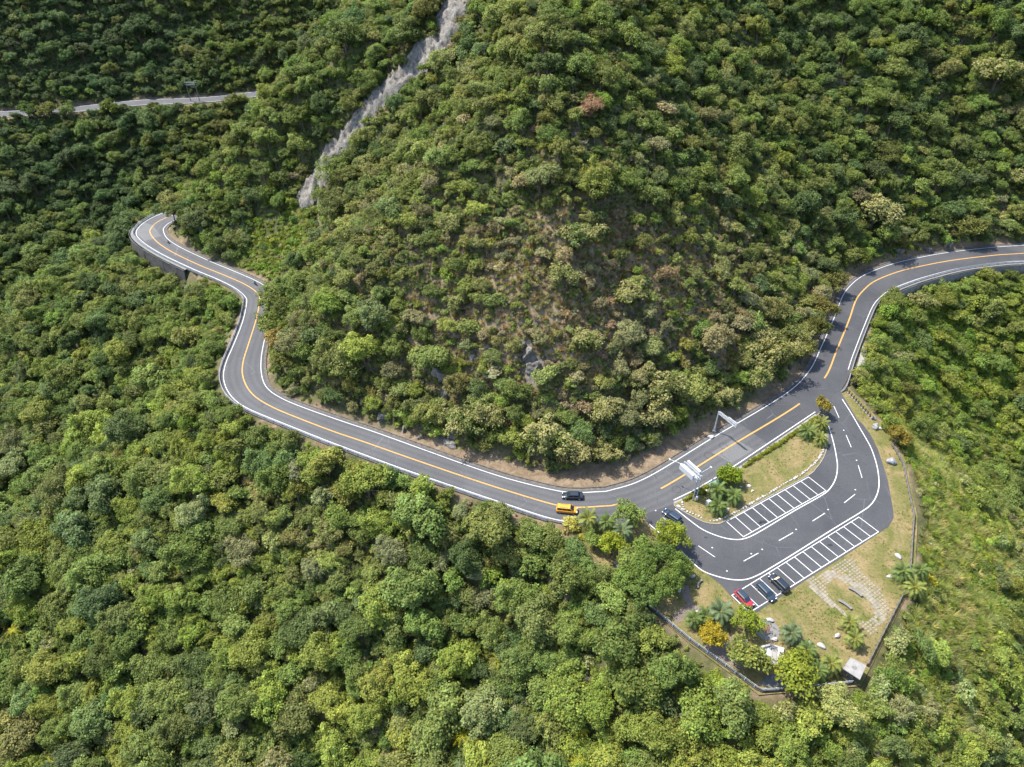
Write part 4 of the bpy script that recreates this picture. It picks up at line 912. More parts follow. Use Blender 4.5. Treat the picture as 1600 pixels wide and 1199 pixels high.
sc2 = np.minimum(sc2, 0.25+edge*0.55)
bl = blocks(Q, sc2*0.9, sc2*0.8, -0.3)
kp_ = ~bl
rot2 = np.stack([0.15*RNG.normal(size=m), 0.15*RNG.normal(size=m), RNG.uniform(0, 6.28, m)], 1)
scl2 = np.stack([sc2, sc2, sc2*RNG.uniform(0.8, 1.25, m)], 1)
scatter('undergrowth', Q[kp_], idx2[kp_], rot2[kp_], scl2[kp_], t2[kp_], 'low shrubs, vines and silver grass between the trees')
# ---- dry scrub and bleached grass on the spur face
gx3, gy3 = np.meshgrid(np.arange(-60, 130, 1.0), np.arange(112, 330, 1.0)); ux = (gx3+RNG.uniform(-.5, .5, gx3.shape)).ravel(); uy = (gy3+RNG.uniform(-.5, .5, gx3.shape)).ravel()
Q = np.stack([ux, uy, hz(ux, uy)], 1); dy1 = bil(dry, ux, uy); nz = fbm(ux, uy, 6, 277, 3); rk1 = bil(rock, ux, uy); d1 = bil(DG_, ux, uy); b1 = bil(BW, ux, uy)
ok = (RNG.random(len(Q)) < np.clip(0.18+1.1*dy1+nz*0.7, 0, 0.92)) & (rk1 < 0.5) & (d1 > b1+1.0+2*nz) & (bil(NORTHG, ux, uy) > 0.5) & seen(Q, 1.5)
Q, dy1, nz = Q[ok], dy1[ok], nz[ok]; m = len(Q); kk = RNG.integers(0, 60, m); k2 = RNG.random(m)
ist = k2 < 0.30+0.25*dy1; isw = (k2 > 0.93); sg = np.where(ist, 0.42+0.3*RNG.random(m), np.where(isw, 0.5+0.4*RNG.random(m), 0.45+0.45*RNG.random(m)))
t3 = np.where(ist[:, None], np.array([(0.25, 0.20, 0.115), (0.21, 0.18, 0.09), (0.29, 0.215, 0.13), (0.17, 0.17, 0.07)])[kk % 4], np.array([(0.15, 0.15, 0.07), (0.18, 0.16, 0.095), (0.13, 0.145, 0.045), (0.12, 0.15, 0.04), (0.20, 0.165, 0.10), (0.105, 0.135, 0.035)])[kk % 6])
t3 = np.clip(1.15*t3*(1+0.18*RNG.normal(size=m))[:, None], 0.02, 0.45)
scatter('dry_scrub', Q, np.where(ist, LIBI['g_tuft0']+kk % 4, np.where(isw, LIBI['h_twigs0']+kk % 3, LIBI['e_shrub0']+kk % 5)), np.stack([0.15*RNG.normal(size=m), 0.15*RNG.normal(size=m), RNG.uniform(0, 6.28, m)], 1), np.repeat(sg[:, None], 3, 1), t3, 'bleached grass and dry grey scrub on the spur face')
# ---- silver grass and creeper on the open slopes right of the parking area
gx3, gy3 = np.meshgrid(np.arange(20, 250, 1.05), np.arange(24, 230, 1.05)); ux = (gx3+RNG.uniform(-.5, .5, gx3.shape)).ravel(); uy = (gy3+RNG.uniform(-.5, .5, gx3.shape)).ravel()
Q = np.stack([ux, uy, hz(ux, uy)], 1); iv, qu, qv, qd = in_view(Q, 150, 70); Q, qu, qv = Q[iv], qu[iv], qv[iv]
d1 = bil(DG_, Q[:, 0], Q[:, 1]); n1 = bil(NORTHG, Q[:, 0], Q[:, 1]) > 0.5; nz = fbm(Q[:, 0], Q[:, 1], 8, 177, 3)
gg = np.exp(-(((qu-1500)/140)**2+((qv-930)/200)**2))*1.1+0.9*np.exp(-(((qu-1440)/60)**2+((qv-780)/150)**2))+0.55*np.exp(-(((qu-1120)/70)**2+((qv-1100)/60)**2)); vv_ = np.exp(-(((qu-1490)/150)**2+((qv-570)/150)**2))*1.2+0.6*np.exp(-(((qu-1330)/110)**2+((qv-1130)/60)**2))
isg = (gg+nz*1.5 > 0.62) & (RNG.random(len(Q)) < 0.85); isv = ~isg & (vv_+gg*0.9+nz*0.5 > 0.38) & (RNG.random(len(Q)) < 0.7)
ok = (isg | isv) & ~n1 & (d1 > 2.2+nz*2) & seen(Q, 2.0); Q, qu, qv, isg, d1 = Q[ok], qu[ok], qv[ok], isg[ok], d1[ok]; m = len(Q); kk = RNG.integers(0, 60, m)
sg = np.minimum(np.where(isg, 0.85+0.5*RNG.random(m), 0.65+0.6*RNG.random(m)), 0.3+d1*0.3)
t3 = np.where(isg[:, None], np.array([(0.19, 0.225, 0.065), (0.26, 0.25, 0.10), (0.14, 0.195, 0.035), (0.17, 0.215, 0.05), (0.22, 0.235, 0.08)])[kk % 5], np.array([(0.135, 0.185, 0.024), (0.105, 0.155, 0.024), (0.17, 0.20, 0.026), (0.12, 0.16, 0.034)])[kk % 4])
t3 = np.clip(t3*(1+0.18*RNG.normal(size=m))[:, None], 0.02, 0.45)
kp_ = ~blocks(Q, sg*0.9, sg*0.8, -0.3)
scatter('silver_grass', Q[kp_], np.where(isg, LIBI['g_tuft0']+kk % 4, LIBI['f_vine0']+kk % 4)[kp_], np.stack([0.15*RNG.normal(size=m), 0.15*RNG.normal(size=m), RNG.uniform(0, 6.28, m)], 1)[kp_], np.repeat(sg[:, None], 3, 1)[kp_], t3[kp_], 'silver grass and creeper on the open slope beyond the log fence')
# ---- bright grass fan below the rock scar
fc = hit(432, 370); gx3, gy3 = np.meshgrid(np.arange(fc[0]-32, fc[0]+32, 0.85), np.arange(fc[1]-34, fc[1]+34, 0.85)); ux = (gx3+RNG.uniform(-.4, .4, gx3.shape)).ravel(); uy = (gy3+RNG.uniform(-.4, .4, gx3.shape)).ravel()
Q = np.stack([ux, uy, hz(ux, uy)], 1); qu, qv, _ = project(Q); nz = fbm(ux, uy, 6, 377, 2); FAN = [(476,308),(510,335),(482,382),(452,415),(434,452),(380,432),(364,406),(395,378),(436,340)]
ok = (inside(FAN, qu+nz*22, qv+nz*22)) & (bil(DG_, ux, uy) > 2.0) & (RNG.random(len(Q)) < 0.9) & seen(Q, 1.0); Q = Q[ok]; m = len(Q); kk = RNG.integers(0, 60, m)
ist = RNG.random(m) < 0.7
scatter('slope_grass', Q, np.where(ist, LIBI['g_tuft0']+kk % 4, LIBI['f_vine0']+kk % 4), np.stack([0.15*RNG.normal(size=m), 0.15*RNG.normal(size=m), RNG.uniform(0, 6.28, m)], 1), np.repeat((0.5+0.35*RNG.random(m))[:, None], 3, 1), np.array([(0.19, 0.25, 0.05), (0.22, 0.265, 0.065), (0.25, 0.24, 0.085), (0.165, 0.235, 0.04)])[kk % 4]*(1+0.15*RNG.normal(size=m))[:, None], 'light green grass fan below the rock scar')
# ---- loose tufts and weeds in the lawns
pl = np.array(PLAZA); ux = RNG.uniform(pl[:, 0].min(), pl[:, 0].max(), 26000); uy = RNG.uniform(pl[:, 1].min(), pl[:, 1].max(), 26000); nz = fbm(ux, uy, 5, 477, 3)
lotp = [g2(*p) for p in LOT_OUT]; isl_in = inside(kin, ux, uy); court_ = inside([g2(*p) for p in [(1256,910),(1331,869),(1350,895),(1372,915),(1394,955),(1362,994),(1338,974),(1318,963)]], ux, uy)
ok = inside(PLAZA, ux, uy) & (isl_in | ~inside(lotp, ux, uy)) & (seg_dist(RMID, ux, uy) > 7.0) & (RNG.random(26000) < np.clip(0.25+nz*1.2, 0.02, 0.7)) & (~court_ | (RNG.random(26000) < 0.4))
ok &= isl_in | (seg_dist(np.array(lotp), ux, uy, closed=True) > 0.4)
Q = np.stack([ux, uy, np.where(isl_in, 0.10, -0.05)], 1)[ok]; m = len(Q); kk = RNG.integers(0, 60, m)
scatter('lawn_grass', Q, LIBI['g_tuft0']+kk % 4, np.stack([0*kk, 0*kk, RNG.uniform(0, 6.28, m)], 1), np.stack([0.10+0.12*RNG.random(m), 0.10+0.12*RNG.random(m), 0.05+0.06*RNG.random(m)], 1), np.array([(0.17, 0.18, 0.045), (0.15, 0.175, 0.035), (0.24, 0.20, 0.09), (0.20, 0.18, 0.06), (0.14, 0.175, 0.03)])[kk % 5]*(1+0.2*RNG.normal(size=m))[:, None], 'short uneven grass and weeds in the lawns')
# ---- yellow climbing palms in the canopy below the road
starm = [bpy.data.objects['i_star%d' % k].data for k in range(2)]
for i, (uu, vv, ph) in enumerate([(105,800,'left slope, upper of the left cluster'),(120,828,'left slope, lower of the left cluster'),(235,702,'highest, below the hairpin'),(20,985,'left edge'),(70,1062,'lower left, upper one'),(30,1078,'lower left, nearest the edge'),(62,1105,'lower left, lower one'),(35,1138,'lower left corner'),(80,1190,'bottom edge, left'),(915,1100,'below the fence, upper one'),(905,1140,'below the fence, lower one'),(780,1030,'beside the domed tree'),(720,1150,'bottom, near the middle'),(905,1192,'bottom edge, centre')]):
    p = hit_h(uu, vv, 4.6); o = obj('climbing_palm', starm[i % 2], None, (p[0], p[1], p[2]+4.4), i*0.9); s = RNG.uniform(0.8, 1.15); o.scale = (s, s, s)
    o['tint'] = [0.30, 0.29, 0.02]; tag(o, 'yellow-fronded climbing palm in the canopy, '+ph, 'climbing palm', 'yellow climbing palms')

# ================================================================== ROCK
def boulder_mesh(name, seed, m, sx=1, sy=1, sz=0.75, sub=3, rough=0.16, cuts=5):
    import bmesh
    r = np.random.default_rng(seed); bm = bmesh.new(); bmesh.ops.create_icosphere(bm, subdivisions=sub, radius=1.0)
    V = np.array([v.co for v in bm.verts])
    for _ in range(cuts):
        n = unit(r.normal(size=3)); k = 0.50+0.35*r.random(); dd = V@n; V = V-np.maximum(dd-k, 0)[:, None]*n
    ph = r.random(9)*6; V = V*(1+rough*(np.sin(V[:, :1]*3+ph[0])*np.sin(V[:, 1:2]*3.3+ph[1])+0.5*np.sin(V[:, 2:3]*6+ph[2]+V[:, :1]*5)))
    if cuts > 12: V = V*(1+0.085*r.normal(size=(len(V), 1)))
    V = V*np.array([sx, sy, sz])
    for v, c in zip(bm.verts, V): v.co = c
    me = bpy.data.meshes.new(name); bm.to_mesh(me); bm.free(); me.materials.append(m)
    me.polygons.foreach_set('use_smooth', np.ones(len(me.polygons), bool)); me.update(); return me
# rock slide scar: a rugged sheet of bedrock ribs over the gully
bx0, bx1, by0, by1 = SCAR[:, 0].min()-12, SCAR[:, 0].max()+12, SCAR[:, 1].min()-12, SCAR[:, 1].max()+12
xs = np.arange(bx0, bx1, 0.7); ys = np.arange(by0, by1, 0.7); rx, ry = np.meshgrid(xs, ys)
ms = bil(SCD, rx, ry)
rid = 1-np.abs(fbm(rx*1.6+ry*0.5, ry-rx*0.4, 4.2, 301, 4))*3.0
rz = hz(rx, ry)+0.15+np.clip(1.4-ms*0.8, -1.0, 1.3)*0.45+rid*1.7*soft(1.2-ms*0.4)+0.35*vnoise(rx, ry, 0.9, 305)-0.6*soft(ms)
keep = ms < 1.6; vid = -np.ones(rx.shape, int)
kq = keep[:-1, :-1] & keep[1:, :-1] & keep[:-1, 1:] & keep[1:, 1:]
use = np.zeros(rx.shape, bool); use[:-1, :-1] |= kq; use[1:, :-1] |= kq; use[:-1, 1:] |= kq; use[1:, 1:] |= kq
vid[use] = np.arange(use.sum()); jj, ii = np.where(kq)
rq = np.stack([vid[jj, ii], vid[jj, ii+1], vid[jj+1, ii+1], vid[jj+1, ii]], 1)
o = obj('cliff', np_mesh('cliff', np.stack([rx[use], ry[use], rz[use]], 1), rq, [M['cliff']]))
tag(o, 'pale grey bare rock slide scar running down the gully', kind='structure')
OUT = [boulder_mesh('rock_outcrop', 50+i, M['cliff'], 1.0, 0.75, 1.1, 3, 0.20, 16) for i in range(4)]
for i, (uu, vv, r, lab) in enumerate([(838,574,2.3,'tall grey rock outcrop, lowest on the spur face'),(824,550,1.9,'grey rock outcrop just above the tallest one'),(818,536,1.5,'small grey rock above the outcrop pair'),(690,586,2.2,'grey rock knob on the left spur flank'),(696,614,1.9,'dark grey rock below the left knob'),(738,560,1.3,'narrow grey rock left of the outcrop pair'),(762,545,1.1,'small pale rock between the knobs'),
      (873,522,1.0,'small grey rock right of the outcrop pair'),(1093,386,1.0,'lone grey rock among the upper scrub'),(598,652,1.8,'grey rock ledge in the road cut'),(632,668,1.6,'mossy rock ledge further along the road cut'),(702,690,1.8,'dark rock ledge at the road cut end'),(660,680,1.3,'small rock ledge between two larger ones'),
      (1402,393,1.6,'grey rock face in the bank, left of the right-hand cut'),(1450,390,1.9,'pale wet rock face in the right-hand cut'),(1482,382,1.7,'pale streaked rock face, rightmost in the cut'),(12,880,1.6,'pale boulder at the left edge of the slope')]):
    p = hit_h(uu, vv, 0.8); OUT[i % 4].polygons.foreach_set('use_smooth', np.zeros(len(OUT[i % 4].polygons), bool)); o = obj('rock_outcrop', OUT[i % 4], None, (p[0], p[1], p[2]+0.05*r), i*1.1); o.rotation_euler = (0.5*math.sin(i*2.1), 0.45*math.cos(i*1.7), i*1.1); o.scale = (r*1.25, r, r*(0.75 if 'ledge' in lab else 1.2)); tag(o, lab, 'rock', 'rocks showing through the scrub')
# ================================================================== RAILS, WALLS AND FENCES
def offs(P, o):
    P = np.asarray(P, float); return P[:, :2]+normals2(P)*np.broadcast_to(o, len(P))[:, None]
def rail_run(name, path, label, group, post_gap=4.0, beams=((0.42, 0.16), (0.74, 0.16)), hgt=0.9, mats=('steel', 'steel'), base=None, thick=0.10, pm=None, pw=0.14):
    t = thing(name, label, 'guard rail' if 'guard' in name else 'fence', (0, 0, 0), 0, group)
    for (z, w_) in beams:
        v, f = sweep(np.c_[path, np.zeros(len(path))], [(-thick/2, z-w_/2), (thick/2, z-w_/2), (thick/2+0.04, z), (thick/2, z+w_/2), (-thick/2, z+w_/2)])
        obj('rail', mesh('rail', v, f, [M[mats[0]]]), t)
    if base:
        v, f = sweep(np.c_[path, np.zeros(len(path))], [(-base[0]/2, -0.5), (base[0]/2, -0.5), (base[0]/2, base[1]), (-base[0]/2, base[1])])
        obj('base_kerb', mesh('base_kerb', v, f, [M[base[2]]]), t)
    pmh = MB().box((0, 0, (hgt-0.3)/2), (pw, pw, hgt+0.3), ch=0.015); pme = mesh('post', pmh.v, pmh.f, [M[mats[1]]])
    dd = np.r_[0, np.cumsum(np.linalg.norm(np.diff(path, axis=0), axis=1))]
    for s in np.arange(0.1, dd[-1], post_gap):
        obj('post', pme, t, (np.interp(s, dd, path[:, 0])-0.0, np.interp(s, dd, path[:, 1]), 0.0))
    return t
i0, i1 = road_i(868, 795), I_BEND+2
RL = offs(RC[i0:i1], R_OUT[i0:i1]+0.95)
rail_run('guard_rail', RL, 'long galvanised guard rail on the valley side of the left road', 'steel guard rails', 3.0, base=(0.40, 0.10, 'concrete'), mats=('rail_steel', 'steel'))
i2 = road_i(1311, 565)
RR = np.vstack([offs(RC[:i2], R_OUT[:i2]+0.95), [g2(1322, 606), g2(1314, 613)]]); RR = resample(RR, 1.5)
rail_run('guard_rail', RR, 'galvanised guard rail on the valley side of the right road', 'steel guard rails', 3.0, base=(0.40, 0.10, 'concrete'), mats=('rail_steel', 'steel'))
def wall_run(path, h, label, m, panel=4.0, parent_cat='wall'):
    t = thing('retaining_wall', label, parent_cat)
    dd = np.r_[0, np.cumsum(np.linalg.norm(np.diff(path, axis=0), axis=1))]; n = max(1, int(dd[-1]/panel))
    for k in range(n):
        s = np.linspace(dd[-1]*k/n+0.03, dd[-1]*(k+1)/n-0.03, 4); q = np.stack([np.interp(s, dd, path[:, 0]), np.interp(s, dd, path[:, 1])], 1)
        jz = 0.04*math.sin(k*2.3)
        v, f = sweep(np.c_[q, np.zeros(4)], [(-0.45, 0.02), (-0.45, -h), (0.35+h*0.08+jz, -h), (0.0+jz, 0.02)])
        obj('wall_panel', mesh('wall_panel', v, [x[::-1] for x in f], [M[m]]), t)
    cv, cf = sweep(np.c_[path, np.zeros(len(path))], [(-1.75, -0.1), (0.12, -0.1), (0.12, 0.02), (-1.75, 0.02)])
    obj('coping', mesh('coping', cv, [x[::-1] for x in cf], [M['concrete']]), t)
    return t
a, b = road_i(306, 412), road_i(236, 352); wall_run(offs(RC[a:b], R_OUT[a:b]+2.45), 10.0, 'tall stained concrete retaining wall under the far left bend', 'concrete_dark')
a, b = 0, road_i(1366, 440); wall_run(offs(RC[a:b], R_OUT[a:b]+2.45), 5.0, 'grey concrete retaining wall under the right road', 'concrete')
slab = MB().prism([g2(*p) for p in [(1348,540),(1356,538),(1352,570),(1346,599),(1333,597),(1341,566)]], -0.6, 0.03).build('concrete_apron', M['concrete_pale']); tag(slab, 'pale concrete apron outside the right guard rail near the junction', 'concrete slab')
fp = resample([g2(*p) for p in [(960,882),(992,928),(1040,970),(1080,1003)]], 1.0)
fpath = np.vstack([fp, straight([g2(*p) for p in [(1080,1003),(1188,1081),(1267,1075),(1337,1067)]], 1.0)[1:]])
rail_run('railing_fence', fpath, 'white and faded blue railing along the bottom edge of the plaza', None, 2.0, beams=((0.55, 0.10), (0.95, 0.12)), hgt=1.0, mats=('rail_steel', 'blue_rail'), base=(0.45, 0.2, 'concrete_dark'), thick=0.09, pw=0.18)
rp = straight([g2(*p) for p in [(1354,1041),(1373,1003),(1413,924.5),(1422,883),(1424,846),(1427,808),(1421,780),(1411,729),(1399,706),(1391,695)]], 1.0)
rail_run('log_fence', rp, 'weathered grey log fence down the right edge of the plaza', None, 1.9, beams=((0.45, 0.16), (0.80, 0.18)), hgt=0.95, mats=('log', 'wood_post'), base=None, thick=0.16, pw=0.2)
lp = straight([g2(*p) for p in [(1323,612),(1363,656)]], 0.5)
lt = thing('log_palisade', 'row of dark log posts on a pale kerb beside the junction', 'fence')
v, f = sweep(np.c_[lp, np.zeros(len(lp))], [(-0.12, -0.3), (0.12, -0.3), (0.12, 0.08), (-0.12, 0.08)]); obj('base_kerb', mesh('base_kerb', v, f, [M['concrete_pale']]), lt)
pm_ = MB().tube([(0, 0, -0.2), (0.02, 0, 1.15)], [0.21, 0.17], 8); pme = mesh('post', pm_.v, pm_.f, [M['wood_post']])
for k in range(12): q_ = lp[0]+(lp[-1]-lp[0])*(k/11.0); obj('post', pme, lt, (q_[0], q_[1]+0.1, 0), k*1.0)
# green net fence above the left road
nf = straight([g2(*p) for p in [(290,376),(318,388),(354,402)]], 1.5); nf = offs(nf, -1.0) if False else nf+np.array([1.6, 1.8])
M['net'] = mat('green_net', (0.008, 0.035, 0.026), 0.8, col2=(0.015, 0.06, 0.045), scale=3)
nt_ = thing('net_fence', 'dark green net fence above the far left stretch of road', 'fence')
for k in range(0, len(nf)-2, 2):
    q_ = nf[k:k+3]; z0 = float(hz(*q_[1])); v, f = sweep(np.c_[q_, np.full(len(q_), z0)], [(-0.03, 0.0), (0.03, 0.0), (0.03, 1.9), (-0.03, 1.9)]); obj('net_panel', mesh('net_panel', v, f, [M['net']]), nt_)
    obj('post', pme, nt_, (q_[0][0], q_[0][1], z0+0.7)).scale = (0.4, 0.4, 1.2)

# ================================================================== VEHICLES
def paint(name, c): return mat(name, c, 0.22, 0.0, 0.6, coat=0.6)
def loft(sections):                                           # list of rings (same count) -> verts, faces
    n = len(sections[0]); v = [p for s in sections for p in s]; f = []
    for k in range(len(sections)-1):
        for i in range(n): f.append((k*n+i, k*n+(i+1) % n, (k+1)*n+(i+1) % n, (k+1)*n+i))
    f.append(tuple(range(n-1, -1, -1))); f.append(tuple((len(sections)-1)*n+i for i in range(n))); return v, f
def make_car(name, label, cat, loc, heading, body, kind='sedan', roof=None, L=4.6, W=1.8, H=1.45, extra=None):
    t = thing(name, label, cat, loc, heading)
    hl, hw = L/2, W/2; roof = roof or body; waist = H*0.60; gc = 0.20
    if kind == 'sedan': prof = [(-hl, .62, .80), (-hl+.12, .66, .96), (-hl+.85, .66, 1), (-.2, .63, 1), (hl-1.25, .60, 1), (hl-.45, .53, .95), (hl-.05, .42, .80)]; cab = (-hl+.55, hl-1.15, -hl+1.15, hl-1.95)
    elif kind == 'van': prof = [(-hl, .62, .88), (-hl+.10, .64, .98), (-hl+.9, .63, 1), (0, .61, 1), (hl-1.0, .58, 1), (hl-.35, .50, .94), (hl-.03, .40, .80)]; cab = (-hl+.06, hl-.85, -hl+.28, hl-1.75)
    elif kind == 'suv': prof = [(-hl, .60, .88), (-hl+.10, .64, .98), (-hl+.9, .63, 1), (0, .62, 1), (hl-1.2, .60, 1), (hl-.30, .55, .95), (hl-.03, .44, .82)]; cab = (-hl+.08, hl-1.15, -hl+.38, hl-1.85)
    else: prof = [(-hl, .60, .86), (-hl+.10, .64, .97), (-hl+.8, .63, 1), (0, .61, 1), (hl-1.0, .58, 1), (hl-.30, .50, .93), (hl-.03, .40, .78)]; cab = (-hl+.10, hl-1.0, -hl+.55, hl-1.75)
    secs = []
    for (x, zt, ww) in prof:
        z1 = zt*H; w_ = hw*ww; secs.append([(x, -w_*.9, gc), (x, w_*.9, gc), (x, w_, gc+.22), (x, w_, z1-.16), (x, w_*.93, z1-.03), (x, w_*.6, z1), (x, -w_*.6, z1), (x, -w_*.93, z1-.03), (x, -w_, z1-.16), (x, -w_, gc+.22)])
    v, f = loft(secs); obj('body', mesh('body', v, f, [body], True), t)
    xa, xb, xc, xd = cab; wl = hw*.90; wt = hw*.72; zb = waist-.03; zt = H
    B = [(xa, -wl, zb), (xb, -wl, zb), (xb, wl, zb), (xa, wl, zb)]; T_ = [(xc, -wt, zt-.05), (xd, -wt, zt-.05), (xd, wt, zt-.05), (xc, wt, zt-.05)]
    v, f = loft([B, T_]); obj('cabin', mesh('cabin', v, f, [body]), t)
    R2 = [(xc-.04, -wt-.02, zt-.055), (xd+.05, -wt-.02, zt-.055), (xd+.05, wt+.02, zt-.055), (xc-.04, wt+.02, zt-.055)]; R3 = [(xc+.12, -wt+.14, zt), (xd-.10, -wt+.14, zt), (xd-.10, wt-.14, zt), (xc+.12, wt-.14, zt)]
    v, f = loft([R2, R3]); obj('roof', mesh('roof', v, f, [roof], False), t)
    def pane(nm, a, b, c, d, off, inset=.07):
        P4 = np.array([a, b, c, d], float); ctr = P4.mean(0); n = unit(np.cross(P4[1]-P4[0], P4[3]-P4[0])); 
        if np.dot(n, ctr-np.array([0, 0, H*.6])) < 0: n = -n
        P4 = P4+unit(ctr-P4)*inset+n*off; return obj(nm, mesh(nm, P4, [(0, 1, 2, 3)], [M['glass']]), t)
    pane('windscreen', B[1], B[2], T_[2], T_[1], .008, .05); pane('rear_window', B[3], B[0], T_[0], T_[3], .008, .10)
    for s, (p0, p1, q1, q0) in ((-1, (B[0], B[1], T_[1], T_[0])), (1, (B[3], B[2], T_[2], T_[3]))):
        p0, p1, q0, q1 = map(np.array, (p0, p1, q0, q1)); cuts = (0.04, .36, .66, .95) if kind != 'sedan' else (.08, .5, .93)
        for a, b in zip(cuts[:-1], cuts[1:]): pane('side_window', p0+(p1-p0)*a, p0+(p1-p0)*b, q0+(q1-q0)*b, q0+(q1-q0)*a, .008, .06)
        m_ = MB().box((xb-.45, s*(hw+.09), waist+.06), (.14, .18, .13), ch=.03); m_.build('mirror', body, t)
        MB().box((hl-.12, s*hw*.68, H*.44), (.16, .34, .14), ch=.03).build('headlight', M['lamp_white'], t)
        MB().box((-hl+.05, s*hw*.74, H*.53), (.12, .26, .20), ch=.03).build('taillight', M['lamp_red'], t)
        for xw in (hl-.85, -hl+.85):
            wo = thing_child('wheel', t, (xw, s*(hw-.09), .33))
            b_ = MB().tube([(0, -.10, 0), (0, .10, 0)], .33, 16); b_.build('tyre', M['tyre'], wo)
            b_ = MB().tube([(0, s*.085, 0), (0, s*.118, 0)], .22, 12); b_.build('rim', M['rim'], wo)
    MB().box((hl-.02, 0, gc+.10), (.10, W*.82, .16), ch=.02).build('front_bumper', M['black'], t)
    MB().box((-hl+.0, 0, gc+.10), (.10, W*.82, .16), ch=.02).build('rear_bumper', M['black'], t)
    MB().box((-hl-.03, 0, H*.38), (.03, .42, .16)).build('number_plate', M['white_paint'], t)
    MB().box((hl+.01, 0, H*.27), (.03, .42, .15)).build('number_plate', M['white_paint'], t)
    if extra: extra(t, B, T_)
    return t
def thing_child(name, parent, loc):
    o = bpy.data.objects.new(name, None); o.empty_display_size = 0.1; o.location = loc; return link(o, parent)
PT = {'yellow': paint('taxi_yellow_paint', (0.52, 0.225, 0.006)), 'black': paint('black_paint', (0.008, 0.012, 0.016)), 'navy': paint('dark_navy_paint', (0.012, 0.024, 0.042)), 'red': paint('red_paint', (0.32, 0.012, 0.028)), 'dark': paint('dark_blue_grey_paint', (0.016, 0.026, 0.036))}
def road_dir(u_, v_, west):
    i = road_i(u_, v_); t = RC[min(i+2, len(RC)-1)]-RC[max(i-2, 0)]; t = t if west else -t; return math.atan2(t[1], t[0])
def at(u_, v_, h=0.8): p = un(u_, v_, h); return (p[0], p[1], 0.005)
def dirpx(a, b): p, q = g2(*a), g2(*b); return math.atan2(q[1]-p[1], q[0]-p[0])
bay = dirpx((1215, 888), (1242, 914))
def rack(t, B, T_):
    for s in (-1, 1): MB().box(((T_[0][0]+T_[1][0])/2, s*.52, 1.80), (1.9, .04, .04)).build('roof_rail', M['steel_dark'], t)
make_car('taxi_minivan', 'yellow-orange minivan taxi driving in the outer lane of the bend', 'minivan', at(886, 795, 0.9), dirpx((870, 793.5), (905, 797)), PT['yellow'], 'van', L=4.9, W=1.9, H=1.74, extra=rack)
make_car('sedan', 'black sedan driving beside the earth bank in the inner lane', 'car', at(894.5, 774, 0.7), dirpx((911, 774), (878, 773)), PT['black'], 'sedan', L=4.9, W=1.85, H=1.46)
make_car('parked_car', 'dark navy car leaving the parking loop under the lime-green tree', 'car', at(1050, 806, 0.7), dirpx((1064, 816), (1037, 798)), PT['navy'], 'suv', L=4.6, W=1.8, H=1.55)
make_car('parked_car', 'red hatchback with dark roof in the end bay', 'car', at(1163, 935, 0.7), bay, PT['red'], 'hatch', roof=PT['dark'], L=4.3, W=1.76, H=1.52)
make_car('parked_car', 'dark estate car parked nose to the grass beside the red hatchback', 'car', at(1197, 924.5, 0.7), bay, PT['dark'], 'hatch', L=4.7, W=1.8, H=1.50)
def shade(t, B, T_):
    a = np.array([B[1], B[2], T_[2], T_[1]], float); c = a.mean(0); a = c+(a-c)*0.82+np.array([.02, 0, .015]); obj('sunshade', mesh('sunshade', a, [(0, 1, 2, 3)], [mat('tan_sunshade', (0.55, 0.42, 0.22), 0.6)]), t)
make_car('parked_car', 'black off-road car with tan windscreen shade, third in the lower row', 'car', at(1217.5, 911, 0.8), bay+PI, PT['black'], 'suv', L=4.65, W=1.86, H=1.78, extra=shade)
